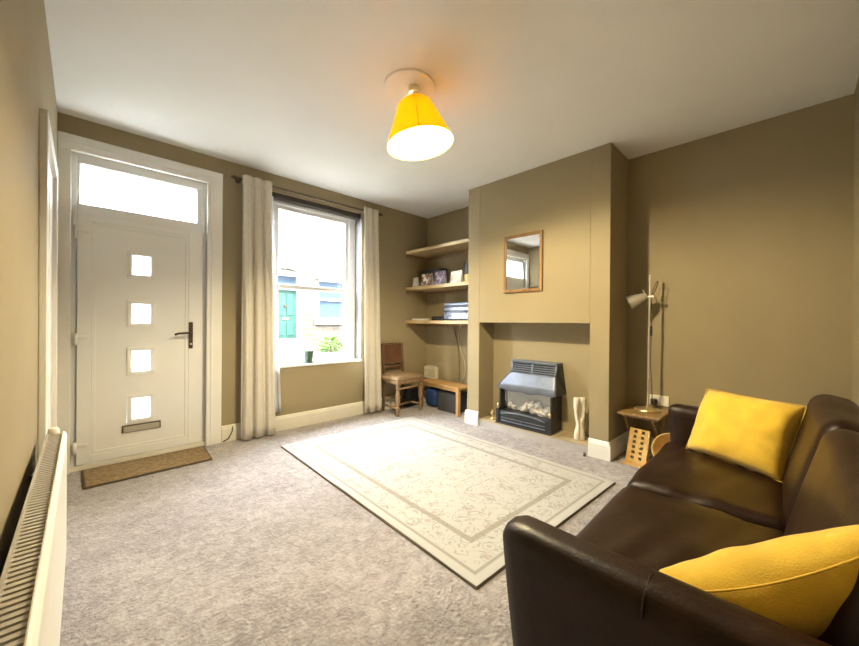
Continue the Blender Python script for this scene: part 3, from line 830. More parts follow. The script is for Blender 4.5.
# glass and coals
MB().box(3.298, 3.302, gy0 + .03, gy1 - .03, HZ + .14, .46).build('glass_front', FIREGLASS, gf)
MB().box(3.292, 3.306, gy0 + .026, gy0 + .036, HZ + .13, .46).box(3.292, 3.306, gy1 - .036, gy1 - .026, HZ + .13, .46).build('glass_frame', FIREBLK, gf)
COAL = mat('ceramic_coal', (.66, .63, .57), rough=.95, var=.4, scale=25, bump=.8, bscale=60)
random.seed(11)
for i in range(22):
    yy = random.uniform(gy0 + .07, gy1 - .07); zz = HZ + .15 + random.uniform(0, .10) * (1 - abs(yy - gm) / .35)
    r_ = random.uniform(.028, .045)
    cm = MB().lathe([(0, -r_), (r_ * .6, -r_ * .7), (r_, 0), (r_ * .7, r_ * .6), (0, r_ * .9)], (0, 0, 0), 7, cap=False)
    cm.v = [q + Vector((noise.noise(q * 40 + Vector((i, 0, 0))), noise.noise(q * 40 + Vector((0, i, 0))), noise.noise(q * 40 + Vector((0, 0, i))))) * .012 for q in cm.v]
    cm.xform(Matrix.Translation((random.uniform(3.335, 3.365), yy, zz)) @ Matrix.Rotation(random.uniform(0, 3), 4, 'X')).build('coal', COAL, gf)
MB().box(3.31, 3.39, gy0 + .03, gy1 - .03, HZ + .10, HZ + .13).build('grate', FIREBLK, gf)
# hood: flared canopy, wavy lower lip
def hood_ring(z, x, ya, yb): return [(x, ya, z), (x, yb, z)]
hy0, hy1 = gy0 - .035, gy1 + .005
nseg = 18; hv = []; hf = []
for k, (z, x, a, b) in enumerate([(.440, 3.235, hy0, hy1), (.50, 3.262, hy0 + .008, hy1 - .025), (.60, 3.318, hy0 + .035, hy1 - .10), (.615, 3.325, hy0 + .04, hy1 - .105)]):
    for i in range(nseg + 1):
        s_ = i / nseg
        zz = z - (.016 * math.sin(math.pi * s_) + .006 * math.sin(s_ * 6 * math.pi) if k == 0 else 0)
        hv.append((x, a + (b - a) * s_, zz))
for k in range(3):
    for i in range(nseg):
        a = k * (nseg + 1) + i; hf.append((a, a + 1, a + nseg + 2, a + nseg + 1))
hd = MB().add(hv, hf).build('hood', FIREGREY, gf, smooth=True)
m_ = hd.modifiers.new('solid', 'SOLIDIFY'); m_.thickness = .008; m_.offset = 0
for yy, sgn in ((hy0, 1), (hy1, -1)):
    d1 = .04 if sgn == 1 else .105
    MB().add([(3.235, yy, .44), (RX - .004, yy + sgn * .0, .44), (RX - .004, yy + sgn * d1, .715), (3.355, yy + sgn * d1, .715), (3.325, yy + sgn * d1, .615),
              (3.235, yy + sgn * .008, .44), (RX - .004, yy + sgn * .008, .44), (RX - .004, yy + sgn * (d1 + .008), .715), (3.355, yy + sgn * (d1 + .008), .715), (3.325, yy + sgn * (d1 + .008), .615)],
             [(0, 1, 2, 3, 4), (5, 6, 7, 8, 9), (0, 1, 6, 5), (1, 2, 7, 6), (2, 3, 8, 7), (3, 4, 9, 8), (4, 0, 5, 9)]).build('hood_cheek', FIREBLK, gf)
# vent head
vy0, vy1 = hy0 + .04, hy1 - .105
MB().box(3.335, RX - .003, vy0, vy1, .715, .735).build('top_plate', FIREGREY, gf, bevel=.004)
MB().prism([(3.335, .612), (RX - .003, .612), (RX - .003, .716), (3.365, .716)], 'y', vy0 + .004, vy1 - .004).build('vent_body', mat('vent_dark', (.008, .009, .012), rough=.6), gf)
for k in range(5):
    z = .624 + .021 * k; x = 3.330 + .0058 * k * 1.0
    MB().box(x, x + .012, vy0 + .012, vy1 - .012, z, z + .009).build('vent_slat', FIREGREY, gf, bevel=.002)
for yy in (vy0 + .004, (vy0 + vy1) / 2, vy1 - .022):
    MB().prism([(3.328, .618), (3.345, .618), (3.370, .716), (3.352, .716)], 'y', yy, yy + .018).build('vent_post', FIREGREY, gf)
# control tap beside the fire
gt = thing('gas_tap', 'small brass gas tap beside the far end of the fire', 'gas tap', (3.29, -1.405, HZ))
MB().lathe([(.022, 0), (.024, .006), (.010, .012), (.010, .05), (.018, .056), (.018, .075), (.008, .082), (.012, .098), (0, .104)], (3.29, -1.405, HZ), 14).build('tap_body', BRASS, gt, smooth=True)
MB().tube([(3.29, -1.405, HZ + .03), (3.28, -1.375, HZ + .045), (3.27, -1.36, HZ + .06)], .009, 8).build('tap_lever', BRONZE, gt, smooth=True)
MB().tube([(3.29, -1.415, HZ + .02), (3.29, -1.45, HZ + .02), (3.29, -1.49, HZ + .02)], .006, 8).build('pipe', BRASS, gt, smooth=True)

# ------------------------------------------------------------------ vase: hour-glass body pierced by a long oval
vz = MB()
def vw(t):      # half width along the body
    k = [(0, .044), (.12, .046), (.34, .026), (.6, .042), (.85, .050), (1, .052)]
    for (a, wa), (b, wb) in zip(k, k[1:]):
        if t <= b:
            q = (t - a) / (b - a); q = q * q * (3 - 2 * q)
            return wa + (wb - wa) * q
    return k[-1][1]
vc = Vector((3.31, -2.335, HZ)); vdir = Vector((.70, -.71, 0)); vn = Vector((.71, .70, 0)); VH = .375
NZ, NA = 26, 14
for s_ in (-1, 1):          # the two strands that part and meet again around the hole
    pts, rad = [], []
    for k in range(NZ + 1):
        t = k / NZ
        hole = .024 * math.sin(math.pi * (t - .46) / .46) ** .7 if .46 < t < .92 else 0
        wd = vw(t)
        r_ = (wd - hole) / 2 + .002
        pts.append(vc + vdir * s_ * (hole + r_ - .002) + Vector((0, 0, t * VH))); rad.append(r_)
    vv, ff = [], []
    for p, r_ in zip(pts, rad):
        for i in range(NA):
            a = 2 * math.pi * i / NA
            vv.append(p + vdir * r_ * math.cos(a) + vn * .028 * math.sin(a) * (1.0 if r_ > .012 else .8))
    for j in range(NZ): ff += [(j * NA + i, j * NA + (i + 1) % NA, (j + 1) * NA + (i + 1) % NA, (j + 1) * NA + i) for i in range(NA)]
    ff += [tuple(range(NA)), tuple(range(NZ * NA, NZ * NA + NA))]
    vz.add(vv, ff)
vo = vz.build('vase', mat('cream_ceramic', (.72, .66, .54), rough=.35, var=.03))
tag(vo, 'cream hourglass vase with an oval hole, standing beside the fire', 'vase')
rmod = vo.modifiers.new('remesh', 'REMESH'); rmod.mode = 'VOXEL'; rmod.voxel_size = .004; rmod.use_smooth_shade = True
smod = vo.modifiers.new('smooth', 'SMOOTH'); smod.iterations = 4; smod.factor = .5
# dark door stop at the foot of the chimney breast
tag(MB().lathe([(.012, 0), (.013, .01), (.009, .016), (.010, .028), (0, .031)], (XC - .045, -2.445, 0), 12).build('gas_cock', BRONZE, smooth=True), 'small dark gas cock on the carpet by the white skirting', 'gas cock')

# ================================================================== ALCOVE SHELVES
SX = 3.245
for z, lab in ((2.075, 'empty pine alcove shelf, the topmost of three'), (1.588, 'pine alcove shelf holding a row of greetings cards, the middle of three'), (1.143, 'pine alcove shelf holding the blue-grey equipment box, the lowest of three')):
    s_ = thing('alcove_shelf', lab, 'shelf', (SX, -.56, z - .04), group='alcove shelves')
    MB().box(SX, XR, Y0 + .001, -.001, z - .042, z).build('board', SHELFW, s_, bevel=.003)
    MB().box(SX + .01, XR, -.022, -.001, z - .085, z - .042).build('batten', OAKM, s_, bevel=.002)
    MB().box(SX + .01, XR, Y0 + .001, Y0 + .022, z - .085, z - .042).build('batten', OAKM, s_, bevel=.002)
    MB().box(XR - .02, XR, Y0 + .022, -.022, z - .085, z - .042).build('batten', OAKM, s_, bevel=.002)

Z2, Z3 = 1.588, 1.143
def patch_mat(name, c1, c2, sc=18):
    nb = NB(name)
    nb.color(nb.ramp(nb.noise(sc, 2), [(.42, c1), (.47, c2), (.55, c2), (.6, tuple(x * .5 for x in c1))]))
    nb.p.inputs['Roughness'].default_value = .5
    return nb.M
def card(label, y0_, y1_, hh, m_, x=3.30, tilt=.16, fold=.05):
    t = thing('greetings_card', label, 'card', (x, (y0_ + y1_) / 2, Z2), group='greetings cards on the shelf')
    a = MB().box(-.001, .001, y0_, y1_, 0, hh); M1 = Matrix.Translation((x + hh * tilt * .0, 0, Z2)) @ Matrix.Rotation(tilt, 4, 'Y')
    a.xform(M1).build('front_leaf', m_, t)
    top = M1 @ Vector((0, 0, hh))
    b = MB().box(-.001, .001, y0_, y1_, -hh * .985, 0); b.xform(Matrix.Translation((top.x + .0015, 0, top.z)) @ Matrix.Rotation(-tilt * 1.0, 4, 'Y')).build('back_leaf', PAPER, t)
PAPER = mat('white_card', (.70, .68, .62), rough=.6, var=.03)
card('small plain white card at the far end of the middle shelf', -.17, -.075, .13, PAPER)
card('card with a brown and white picture, second on the middle shelf', -.43, -.225, .165, patch_mat('card_brown', (.62, .55, .45), (.16, .07, .04)))
card('card with a purple flower picture on the middle shelf', -.66, -.475, .175, patch_mat('card_purple', (.42, .37, .46), (.11, .08, .17)))
card('pale cream card towards the near end of the middle shelf', -.93, -.76, .15, patch_mat('card_cream', (.66, .62, .50), (.50, .46, .34), 10))
ca = thing('storage_jar', 'jar with black lid and yellow base at the near end of the shelf', 'jar', (3.33, -1.03, Z2))
MB().lathe([(.048, 0), (.050, .004), (.050, .085), (.047, .09)], (3.33, -1.03, Z2), 20).build('jar_body', mat('yellow_jar', (.62, .42, .12), rough=.3), ca, smooth=True, auto=True)
MB().lathe([(.050, .09), (.052, .094), (.052, .23), (.048, .236)], (3.33, -1.03, Z2), 20).build('jar_lid', BLACK, ca, smooth=True, auto=True)
db = thing('storage_box', 'dark box standing behind the greetings cards', 'box', (3.52, -.28, Z2))
MB().box(3.45, 3.58, -.46, -.10, Z2, Z2 + .24).build('cabinet', mat('dark_brown_vinyl', (.025, .022, .02), rough=.6), db, bevel=.006)
MB().box(3.444, 3.451, -.445, -.115, Z2 + .015, Z2 + .225).build('front_panel', DARK, db, bevel=.003)

# printer / stereo stack
BLUEG = mat('blue_grey_plastic', (.07, .095, .15), rough=.3, var=.1)
BLUED = mat('dark_blue_plastic', (.025, .032, .055), rough=.25, var=.1)
pr_ = thing('equipment_box', 'blue-grey electrical box with a pale panel at the near end of the lowest shelf', 'equipment', (3.40, -.90, Z3))
MB().box(3.27, 3.58, -1.10, -.68, Z3 + .006, Z3 + .10).build('body', BLUED, pr_, bevel=.012)
MB().box(3.275, 3.58, -1.10, -.68, Z3 + .108, Z3 + .165).build('middle_deck', BLUED, pr_, bevel=.010)
MB().box(3.285, 3.575, -1.095, -.685, Z3 + .172, Z3 + .212).build('lid', BLUEG, pr_, bevel=.012)
MB().box(3.29, 3.57, -1.09, -.69, Z3 + .09, Z3 + .18).build('core', BLACK, pr_)
MB().box(3.245, 3.275, -1.04, -.76, Z3 + .09, Z3 + .104).build('paper_tray', BLUEG, pr_, bevel=.004)
MB().box(3.264, 3.272, -1.04, -.89, Z3 + .035, Z3 + .08).build('display_panel', mat('pale_panel', (.55, .62, .70), rough=.25), pr_, bevel=.003)
for k in range(3):
    MB().cyl((3.272, -.73 - .035 * k, Z3 + .055), (3.263, -.73 - .035 * k, Z3 + .055), .008).build('button', BLUEG, pr_)
for yy in (-1.07, -.71):
    for xx in (3.30, 3.55):
        MB().cyl((xx, yy, Z3), (xx, yy, Z3 + .01), .012).build('foot', BLACK, pr_)
# papers, black case
for k in range(3):
    tag(MB().box(-.10, .10, -.14, .14, 0, .004 + .003 * k).xform(Matrix.Translation((3.37 - .012 * k, -.24 - .02 * k, Z3 + [0, .0045, .012][k])) @ Matrix.Rotation(.12 * k - .1, 4, 'Z')).build('paper_sheets', PAPER if k != 1 else mat('buff_paper', (.55, .46, .33), rough=.8), bevel=.001),
        ['lowest sheaf of white papers on the lowest shelf', 'buff sheaf of papers between the white ones on the lowest shelf', 'top sheaf of white papers on the lowest shelf'][k], 'papers', 'papers on the lowest shelf')
bc = thing('glasses_case', 'flat black case between the papers and the blue-grey box', 'case', (3.36, -.55, Z3))
MB().box(3.30, 3.42, -.645, -.44, Z3, Z3 + .026).build('case_base', BLACK, bc, bevel=.008)
MB().box(3.302, 3.418, -.643, -.442, Z3 + .028, Z3 + .05).build('case_lid', BLACK, bc, bevel=.010)
# leads behind
for k, (a, b) in enumerate((((3.625, -.52, 1.10), (3.625, -.63, .36)), ((3.625, -.66, 1.10), (3.625, -.70, .36)))):
    pts = []
    for i in range(13):
        t = i / 12; q = Vector(a).lerp(Vector(b), t); q.y += .05 * math.sin(math.pi * t * (1 + k)) * (1 if k else -1); pts.append(q)
    tag(MB().tube(pts, .006, 6).build('electric_lead', [mat('grey_lead', (.16, .12, .08), rough=.6), mat('cream_lead', (.50, .43, .30), rough=.6)][k], smooth=True),
        ['dark electric lead hanging from the lowest shelf to the bench', 'pale electric lead hanging from the lowest shelf to the bench'][k], 'cable')

# ================================================================== OLD CHAIR
ch = thing('dining_chair', 'old oak dining chair with turned legs and brown leather back', 'chair', (2.98, -.22, 0))
A_, B_, R1, R2 = Vector((2.800, -.395, 0)), Vector((3.205, -.355, 0)), Vector((2.835, -.065, 0)), Vector((3.150, -.055, 0))
tprof = [(.018, 0), (.022, .01), (.018, .04), (.024, .05), (.024, .105), (.019, .11), (.015, .125), (.022, .14), (.028, .19), (.030, .235), (.022, .28), (.014, .30), (.022, .315), (.024, .33), (.024, .385)]
for q in (A_, B_):
    MB().lathe(tprof, q, 16).build('leg', OAKM, ch, smooth=True, auto=True)
for q in (R1, R2):
    MB().tube([q, q + Vector((0, -.02, .40)), q + Vector((0, .0, .60)), q + Vector((0, .025, .845))], .019, 4).build('rear_post', OAKD, ch, bevel=.002)
sf = MB().prism([(A_.x - .028, A_.y - .028), (B_.x + .028, B_.y - .028), (R2.x + .02, R2.y + .0), (R1.x - .02, R1.y + .0)], 'z', .375, .415).build('seat_frame', OAKM, ch, bevel=.005)
sc_ = rounded_block(.44, .34, .06, .028, 12, crown=.022, amp=.004, seed=3)
sc_.xform(Matrix.Translation((2.998, -.235, .436)) @ Matrix.Rotation(.06, 4, 'Z')).build('seat', mat('worn_tan_leather', (.30, .205, .12), rough=.5, var=.2, scale=9), ch, smooth=True)
for a, b, z in ((A_, R1, .085), (B_, R2, .085), ((A_ + R1) / 2, (B_ + R2) / 2, .085), (A_, B_, .32), (R1, R2, .16)):
    MB().cyl(Vector(a) + Vector((0, 0, z)), Vector(b) + Vector((0, 0, z)), .013, n=10).build('stretcher', OAKM, ch, smooth=True)
def bk(z0, z1, t0, m_, nm, y=.0):
    x0, x1 = R1.x + .012, R2.x - .012
    MB().add([(x0, -.068 + y, z0), (x1, -.060 + y, z0), (x1, -.060 + y + t0, z0), (x0, -.068 + y + t0, z0), (x0, -.046 + y, z1), (x1, -.038 + y, z1), (x1, -.038 + y + t0, z1), (x0, -.046 + y + t0, z1)],
             [(0, 3, 2, 1), (4, 5, 6, 7), (0, 1, 5, 4), (1, 2, 6, 5), (2, 3, 7, 6), (3, 0, 4, 7)]).build(nm, m_, ch, bevel=.006)
bk(.585, .845, .02, CHAIRLEATHER, 'backrest', -.006)
bk(.535, .575, .022, OAKD, 'back_rail')
for i in range(6):
    for z in (.595, .835):
        MB().cyl((R1.x + .02 + .05 * i, -.082, z), (R1.x + .02 + .05 * i, -.06, z), .004, n=8).build('stud', BRASS, ch)

# ================================================================== LOW BENCH
be = thing('low_bench', 'low honey pine bench below the alcove shelves', 'bench', (3.335, -.515, 0), math.radians(-6.5), world=False)
bl_, bw = .80, .25        # length (y) and depth (x); front edge passes through the origin
BH = .345
for i in range(3):
    MB().box(bw * i / 3 + .0008, bw * (i + 1) / 3 - .0008, -bl_ / 2, bl_ / 2, BH - .024, BH).build('plank', PINE, be, bevel=.002)
MB().box(.02, .036, -bl_ / 2 + .03, bl_ / 2 - .03, BH - .062, BH - .024).build('apron', PINE, be, bevel=.002)
MB().box(bw - .036, bw - .02, -bl_ / 2 + .03, bl_ / 2 - .03, BH - .062, BH - .024).build('apron', PINE, be, bevel=.002)
for x in (.03, bw - .03):
    for y in (-bl_ / 2 + .032, bl_ / 2 - .032):
        MB().box(x - .021, x + .021, y - .021, y + .021, 0, BH - .024).build('leg', PINE, be, bevel=.004)
tn = thing('cream_box', 'small cream box with a ribbed front on the far end of the pine bench', 'box', (3.57, -.17, BH))
CRM = mat('cream_bakelite', (.66, .60, .45), rough=.35, var=.03)
MB().box(3.535, 3.60, -.295, -.06, BH, BH + .16).build('case', CRM, tn, bevel=.012)
for k in range(6):
    MB().box(3.530, 3.538, -.285, -.145, BH + .035 + .018 * k, BH + .044 + .018 * k).build('front_rib', mat('radio_bar', (.50, .44, .31), rough=.5) if k == 0 else bpy.data.materials['radio_bar'], tn)
MB().cyl((3.537, -.10, BH + .11), (3.524, -.10, BH + .11), .022).build('knob', bpy.data.materials['radio_bar'], tn, smooth=True, auto=True)
MB().tube([(3.568, -.275, BH + .155), (3.568, -.275, BH + .172), (3.568, -.08, BH + .172), (3.568, -.08, BH + .155)], .005, 8).build('carry_handle', CRM, tn, smooth=True)
# things below bench and chair
bb = thing('storage_bag', 'blue cloth bag under the pine bench', 'bag', (3.48, -.335, 0))
rounded_block(.19, .21, .24, .05, 10, amp=.010, seed=8, fr=9).xform(Matrix.Translation((3.49, -.335, .130))).build('bag_body', mat('blue_cloth', (.015, .045, .16), rough=.85, bump=.3), bb, smooth=True)
MB().tube([(3.44, -.38, .23), (3.43, -.36, .268), (3.43, -.31, .27), (3.44, -.29, .23)], .006, 6).build('bag_handle', DARK, bb, smooth=True)
bx = thing('storage_crate', 'dark grey crate under the near end of the bench', 'crate', (3.48, -.62, 0))
for a in ((3.38, 3.39, -.80, -.49), (3.58, 3.59, -.80, -.49), (3.39, 3.58, -.80, -.79), (3.39, 3.58, -.50, -.49)):
    MB().box(a[0], a[1], a[2], a[3], .002, .23).build('crate_side', mat('grey_crate', (.05, .05, .055), rough=.6) if 'grey_crate' not in bpy.data.materials else bpy.data.materials['grey_crate'], bx, bevel=.002)
MB().box(3.375, 3.595, -.805, -.485, .23, .245).build('crate_lid', DARK, bx, bevel=.004)
dk = thing('shoulder_bag', 'dark bag on the floor behind the chair legs', 'bag', (3.30, -.09, 0))
rounded_block(.22, .11, .24, .04, 10, amp=.014, seed=5, fr=8).xform(Matrix.Translation((3.27, -.09, .128))).build('bag_body', DARK, dk, smooth=True)
MB().tube([(3.22, -.12, .20), (3.24, -.145, .26), (3.32, -.145, .27), (3.37, -.12, .20)], .008, 6).build('shoulder_strap', BLACK, dk, smooth=True)
gb = thing('ball', 'pale grey ball on the carpet under the old chair', 'ball', (2.955, -.15, 0))
MB().lathe([(.058 * math.sin(math.pi * k / 14), .058 - .058 * math.cos(math.pi * k / 14)) for k in range(15)], (2.955, -.145, .002), 24, cap=False).build('ball_skin', mat('grey_rubber', (.36, .34, .32), rough=.6), gb, smooth=True)
MB().tube([(2.955 + .0585 * math.cos(a * .3), -.145 + .0585 * math.sin(a * .3), .060) for a in range(22)], .002, 5).build('ball_seam', DARK, gb)

# ================================================================== SIDE TABLE, LAMP
TZ = .40
st = thing('side_table', 'small folding oak side table in the corner beside the sofa', 'side table', (3.44, -2.82, 0))
tx0, tx1, ty0, ty1 = 3.255, 3.615, -2.965, -2.665
for i in range(3):
    a = ty0 + (ty1 - ty0) * i / 3; b = ty0 + (ty1 - ty0) * (i + 1) / 3
    MB().box(tx0, tx1, a + .0006, b - .0006, TZ - .016, TZ).build('top_board', TABLEW, st, bevel=.003)
for y in (ty0 + .05, ty1 - .05):
    for (xa, xb) in ((tx0 + .05, tx1 - .07), (tx1 - .05, tx0 + .07)):
        MB().tube([(xa, y + (.012 if xa < xb else -.012), TZ - .018), ((xa + xb) / 2 + (.02 if xa < xb else -.02), y + (.012 if xa < xb else -.012), .20), (xb, y + (.012 if xa < xb else -.012), .0)], .011, 6).build('leg', TABLEW, st)
MB().cyl(((tx0 + tx1) / 2, ty0 + .03, .205), ((tx0 + tx1) / 2, ty1 - .03, .205), .008).build('stretcher', TABLEW, st)
for x in (tx0 + .05, tx1 - .05):
    MB().box(x - .012, x + .012, ty0 + .02, ty1 - .02, TZ - .038, TZ - .016).build('batten', TABLEW, st, bevel=.002)

# pierced wooden rack leaning below the table
rk = thing('peg_rack', 'pale beech board pierced with two rows of holes under the side table', 'rack', (3.27, -2.79, 0))
rb = MB(); cols, rows = 2, 6; cw, chh = .052, .043; pw, ph = .15, .27
hx = [(-cw, -cw + .026), (cw - .026 - .004, cw - .004)]
xs_ = [-pw / 2, -.040, -.016, .016, .040, pw / 2]
zs2 = [0, .022] + [v_ for k in range(rows) for v_ in (.022 + .0405 * k + .010, .022 + .0405 * k + .031)] + [ph]
for i in range(5):
    for j in range(len(zs2) - 1):
        if i in (1, 3) and j >= 2 and j % 2 == 0 and j < len(zs2) - 1 and (j - 2) // 2 < rows: continue
        rb.box(xs_[i], xs_[i + 1], -.006, .006, zs2[j], zs2[j + 1])
ML = Matrix.Translation((3.262, -2.80, .012)) @ Matrix.Rotation(math.radians(-90 - 8), 4, 'Z') @ Matrix.Rotation(math.radians(-18), 4, 'X')
rb.xform(ML).build('pierced_board', RACKW, rk)
MB().box(-.085, .085, -.05, .03, 0, .012).xform(Matrix.Translation((3.262, -2.80, 0)) @ Matrix.Rotation(math.radians(-98), 4, 'Z')).build('foot_board', RACKW, rk, bevel=.003)
MB().cyl(ML @ Vector((-.06, .01, .20)), ML @ Vector((-.06, .08, .0)), .006, n=8).build('strut', RACKW, rk)
MB().cyl(ML @ Vector((.06, .01, .20)), ML @ Vector((.06, .08, .0)), .006, n=8).build('strut', RACKW, rk)
bo = thing('wooden_bowl', 'pale wooden bowl tipped on its side next to the pierced board', 'bowl', (3.33, -3.03, 0))
bwl = MB().lathe([(.0, 0), (.06, 0), (.10, .03), (.125, .075), (.13, .10), (.122, .10), (.115, .075), (.09, .035), (.05, .012), (0, .012)], (0, 0, 0), 28, cap=False)
bwl.xform(Matrix.Translation((3.375, -3.035, .135)) @ Matrix.Rotation(math.radians(-70), 4, 'Y')).build('bowl_shell', RACKW, bo, smooth=True)

# lamp
fl = thing('reading_lamp', 'tall brushed steel reading lamp standing on the side table', 'lamp', (3.50, -2.822, TZ))
MB().lathe([(.0, 0), (.098, 0), (.100, .005), (.096, .012), (.04, .020), (.016, .030), (.012, .045), (0, .045)], (3.50, -2.822, TZ), 36, cap=False).build('base', BRASS, fl, smooth=True, auto=True)
MB().cyl((3.50, -2.822, TZ + .03), (3.50, -2.832, 1.510), .0065, n=12).build('pole', CHROME, fl, smooth=True, auto=True)
MB().lathe([(.0065, 0), (.010, .004), (.010, .016), (.004, .02), (0, .022)], (3.50, -2.832, 1.508), 12).build('pole_cap', CHROME, fl, smooth=True)
jc = Vector((3.50, -2.829, 1.345))
MB().cyl(jc + Vector((0, -.018, 0)), jc + Vector((0, .03, 0)), .011, n=12).build('joint', CHROME, fl, smooth=True, auto=True)
MB().cyl(jc + Vector((0, -.035, 0)), jc + Vector((0, -.018, 0)), .014, n=12).build('thumb_screw', CHROME, fl, smooth=True, auto=True)
hdv = Vector((-.30, .86, -.42)).normalized()
Rh = Vector((0, 0, 1)).rotation_difference(hdv).to_matrix().to_4x4()
Th = Matrix.Translation(jc + Vector((-.01, .035, .005))) @ Rh
hs = MB().lathe([(0, -.02), (.016, -.018), (.026, -.006), (.034, .02), (.048, .075), (.058, .125), (.055, .125), (.045, .075), (.030, .02), (.0, .004)], (0, 0, 0), 26, cap=False)
lh = hs.xform(Th).build('lamp_head', CHROME, fl, smooth=True, auto=True)
MB().lathe([(0, .02), (.016, .03), (.026, .06), (.030, .08), (.022, .10), (0, .108)], (0, 0, 0), 16, cap=False).xform(Th).build('bulb', mat('unlit_bulb', (.7, .68, .62), rough=.2), lh, smooth=True)
MB().cyl(jc + Vector((0, .02, .0)), jc + Vector((-.005, .05, .06)), .005, n=8).build('switch_knob', CHROME, fl, smooth=True)
cp = []
for i in range(21):
    t = i / 20; a = -math.pi * .6 + 2 * math.pi * .95 * t
    cp.append(jc + Vector((.035 + .035 * math.cos(a), -.03 - .02 * math.sin(a), .07 + .06 * math.sin(a))))
MB().tube(cp, .003, 6).build('flex_loop', BRONZE, fl, smooth=True)
MB().tube([jc + Vector((.012, -.012, -.02)), (3.515, -2.842, 1.1), (3.513, -2.836, .8), (3.52, -2.85, .5), (3.56, -2.86, TZ + .05), (3.615, -2.868, TZ + .055)], .003, 6).build('flex', BRONZE, fl, smooth=True)
MB().box(3.507, 3.523, -2.848, -2.832, 1.02, 1.10).build('inline_switch', BLACK, fl, bevel=.004)

so = thing('wall_socket', 'white double wall socket with a black plug above the side table', 'socket', (XR, -2.87, .43))
MB().box(XR - .010, XR, -2.945, -2.80, .425, .512).build('face_plate', mat('socket_white', (.80, .77, .68), rough=.35), so, bevel=.004)
for yy in (-2.905, -2.84):
    MB().box(XR - .013, XR - .009, yy - .006, yy + .006, .49, .505).build('rocker', bpy.data.materials['socket_white'], so, bevel=.001)
MB().box(XR - .045, XR - .010, -2.862, -2.815, .430, .482).build('plug', BLACK, so, bevel=.008)
MB().box(XR - .011, XR - .009, -2.925, -2.888, .435, .470).build('outlet_face', bpy.data.materials['socket_white'], so)

# cable on the front skirting beside the door
tag(MB().tube([(1.045, -.028, .012), (1.09, -.028, .03), (1.12, -.028, .09), (1.125, -.028, .135)], .005, 6).build('loose_cable', BRONZE, smooth=True), 'short dark cable on the skirting beside the front door', 'cable')

# ================================================================== SOFA
sf_ = thing('sofa', 'dark brown leather two-seat sofa along the back wall', 'sofa', (1.77, -3.55, 0))
def arm(xc, lean):
    a = rounded_block(.115, .745, .60, .045, 18, amp=.003, seed=xc)
    for q in a.v:
        t = (q.z + .30) / .60
        q.x += lean * (t - 1) * .04
        q.y -= .05 * (1 - t) * (1 if q.y > 0 else 0)
        q.z += .0
    a.xform(Matrix.Translation((xc, -3.5475, .345)))
    return a
NA1 = arm(.888, -1); FA1 = arm(2.652, 1)
o1 = NA1.build('arm', LEATHER, sf_, smooth=True); o2 = FA1.build('arm', LEATHER, sf_, smooth=True)
# seams across the arms
sf_.rotation_euler = (0, 0, math.radians(1.0)); sf_.location = (1.77, -3.537, 0)
for xc, par in ((.888, o1), (2.652, o2)):
    pts = []
    for k in range(15):
        a = math.pi * k / 14
        pts.append((xc - .0585 * math.cos(a), -3.49, .599 + .047 * math.sin(a)))
    MB().tube(pts, .0025, 6).build('seam', LEATHER, par, smooth=True)
MB().box(.95, 2.59, -3.86, -3.22, .08, .30).build('base', LEATHER, sf_, bevel=.02, seg=3)
for i, (a, b) in enumerate(((.955, 1.795), (1.805, 2.583))):
    c_ = rounded_block(b - a, .52, .165, .045, 36, crown=.018, amp=.009, seed=10 + i * 7, fr=5)
    for q in c_.v:          # long creases pulled across the leather
        if q.z > .03: q.z += .008 * noise.noise(Vector((q.x * 1.6 + i * 9, (q.y + .25 * q.x) * 17, 2.0))) * max(0, 1 - (2 * q.y / .5) ** 4)
    c_.xform(Matrix.Translation(((a + b) / 2, -3.44, .365)))
    o = c_.build('seat_cushion', LEATHER, sf_, smooth=True)
    MB().tube([(a + .03 + (b - a - .06) * k / 20, -3.186 + .004 * math.sin(k * 1.7), .405 + .004 * math.sin(k * 2.3)) for k in range(21)], .005, 6).build('piping', LEATHER, o, smooth=True)
MB().box(.95, 2.59, -3.925, -3.82, .08, .70).build('back_frame', LEATHER, sf_, bevel=.03, seg=4)
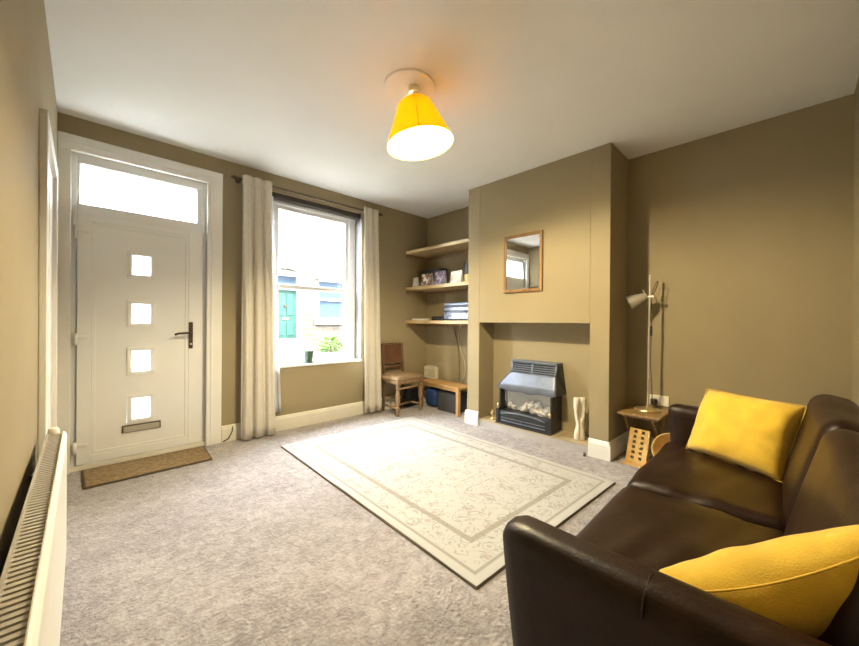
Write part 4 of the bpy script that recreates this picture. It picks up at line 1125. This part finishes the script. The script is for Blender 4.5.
for i, (a, b) in enumerate(((.955, 1.795), (1.805, 2.583))):
    c_ = rounded_block(b - a, .16, .44, .06, 20, amp=.007, seed=30 + i * 9, fr=5)
    for q in c_.v: q.y += .010 * max(0, 1 - (2.2 * q.x / (b - a)) ** 2) * max(0, 1 - (q.z / .2) ** 2) * (1 if q.y > 0 else 0)
    c_.xform(Matrix.Translation(((a + b) / 2, -3.785, .59)) @ Matrix.Rotation(math.radians(14), 4, 'X'))
    c_.build('back_cushion', LEATHER, sf_, smooth=True)
for x in (.93, 2.61):
    for y in (-3.87, -3.27):
        MB().lathe([(.020, 0), (.026, .05), (.028, .085)], (x, y, 0), 14).build('foot', OAKD, sf_, smooth=True, auto=True)

# scatter cushions
def scatter(label, BL, BR, TL, center, w_, h_, t_, seed, sag=0.0):
    t = thing('scatter_cushion', label, 'cushion', center, group='mustard scatter cushions', world=False)
    R = frame_of(BL, BR, TL)
    cv = pillow(w_, h_, t_, seed=seed, amp=.022 if sag else .014)
    sg = [sag * max(0, 1 - (2 * q.x / w_) ** 2) for q in cv.v]
    cv.xform(R)
    for q, d_ in zip(cv.v, sg): q.z -= d_
    o = cv.build('cover', YELLOW, t, smooth=True)
    ss = o.modifiers.new('sub', 'SUBSURF'); ss.levels = 1; ss.render_levels = 1
    pts = []
    for k in range(81):
        a = k / 80 * 4; e_, fr = int(a) % 4, a - int(a)
        u, v_ = [(2 * fr - 1, -1), (1, 2 * fr - 1), (1 - 2 * fr, 1), (-1, 1 - 2 * fr)][e_]
        x = u * w_ / 2 * (1 - .07 * (1 - v_ * v_) * abs(u) ** 3); y = v_ * h_ / 2 * (1 - .07 * (1 - u * u) * abs(v_) ** 3)
        pts.append(R @ Vector((x, y, 0)) * (1 - .045 * (u * v_) ** 4) - Vector((0, 0, sag * max(0, 1 - (2 * x / w_) ** 2))))
    MB().tube(pts, .002, 6).build('piping', YELLOW, o, smooth=True)
    return t
scatter('mustard cushion propped against the far arm of the sofa', (2.45, -3.27, .455), (2.25, -3.64, .455), (2.56, -3.36, .75), (2.395, -3.495, .612), .44, .36, .16, 1)
P1, ea, eb = Vector((.915, -3.507, .622)), Vector((.25, -.84, .54)).normalized(), Vector((.77, .08, -.60)).normalized()
scatter('mustard cushion leaning over the near arm of the sofa', P1 + eb * .32, P1 + eb * .32 + ea * .4, P1, P1 + ea * .20 + eb * .16, .40, .32, .15, 6, .035)
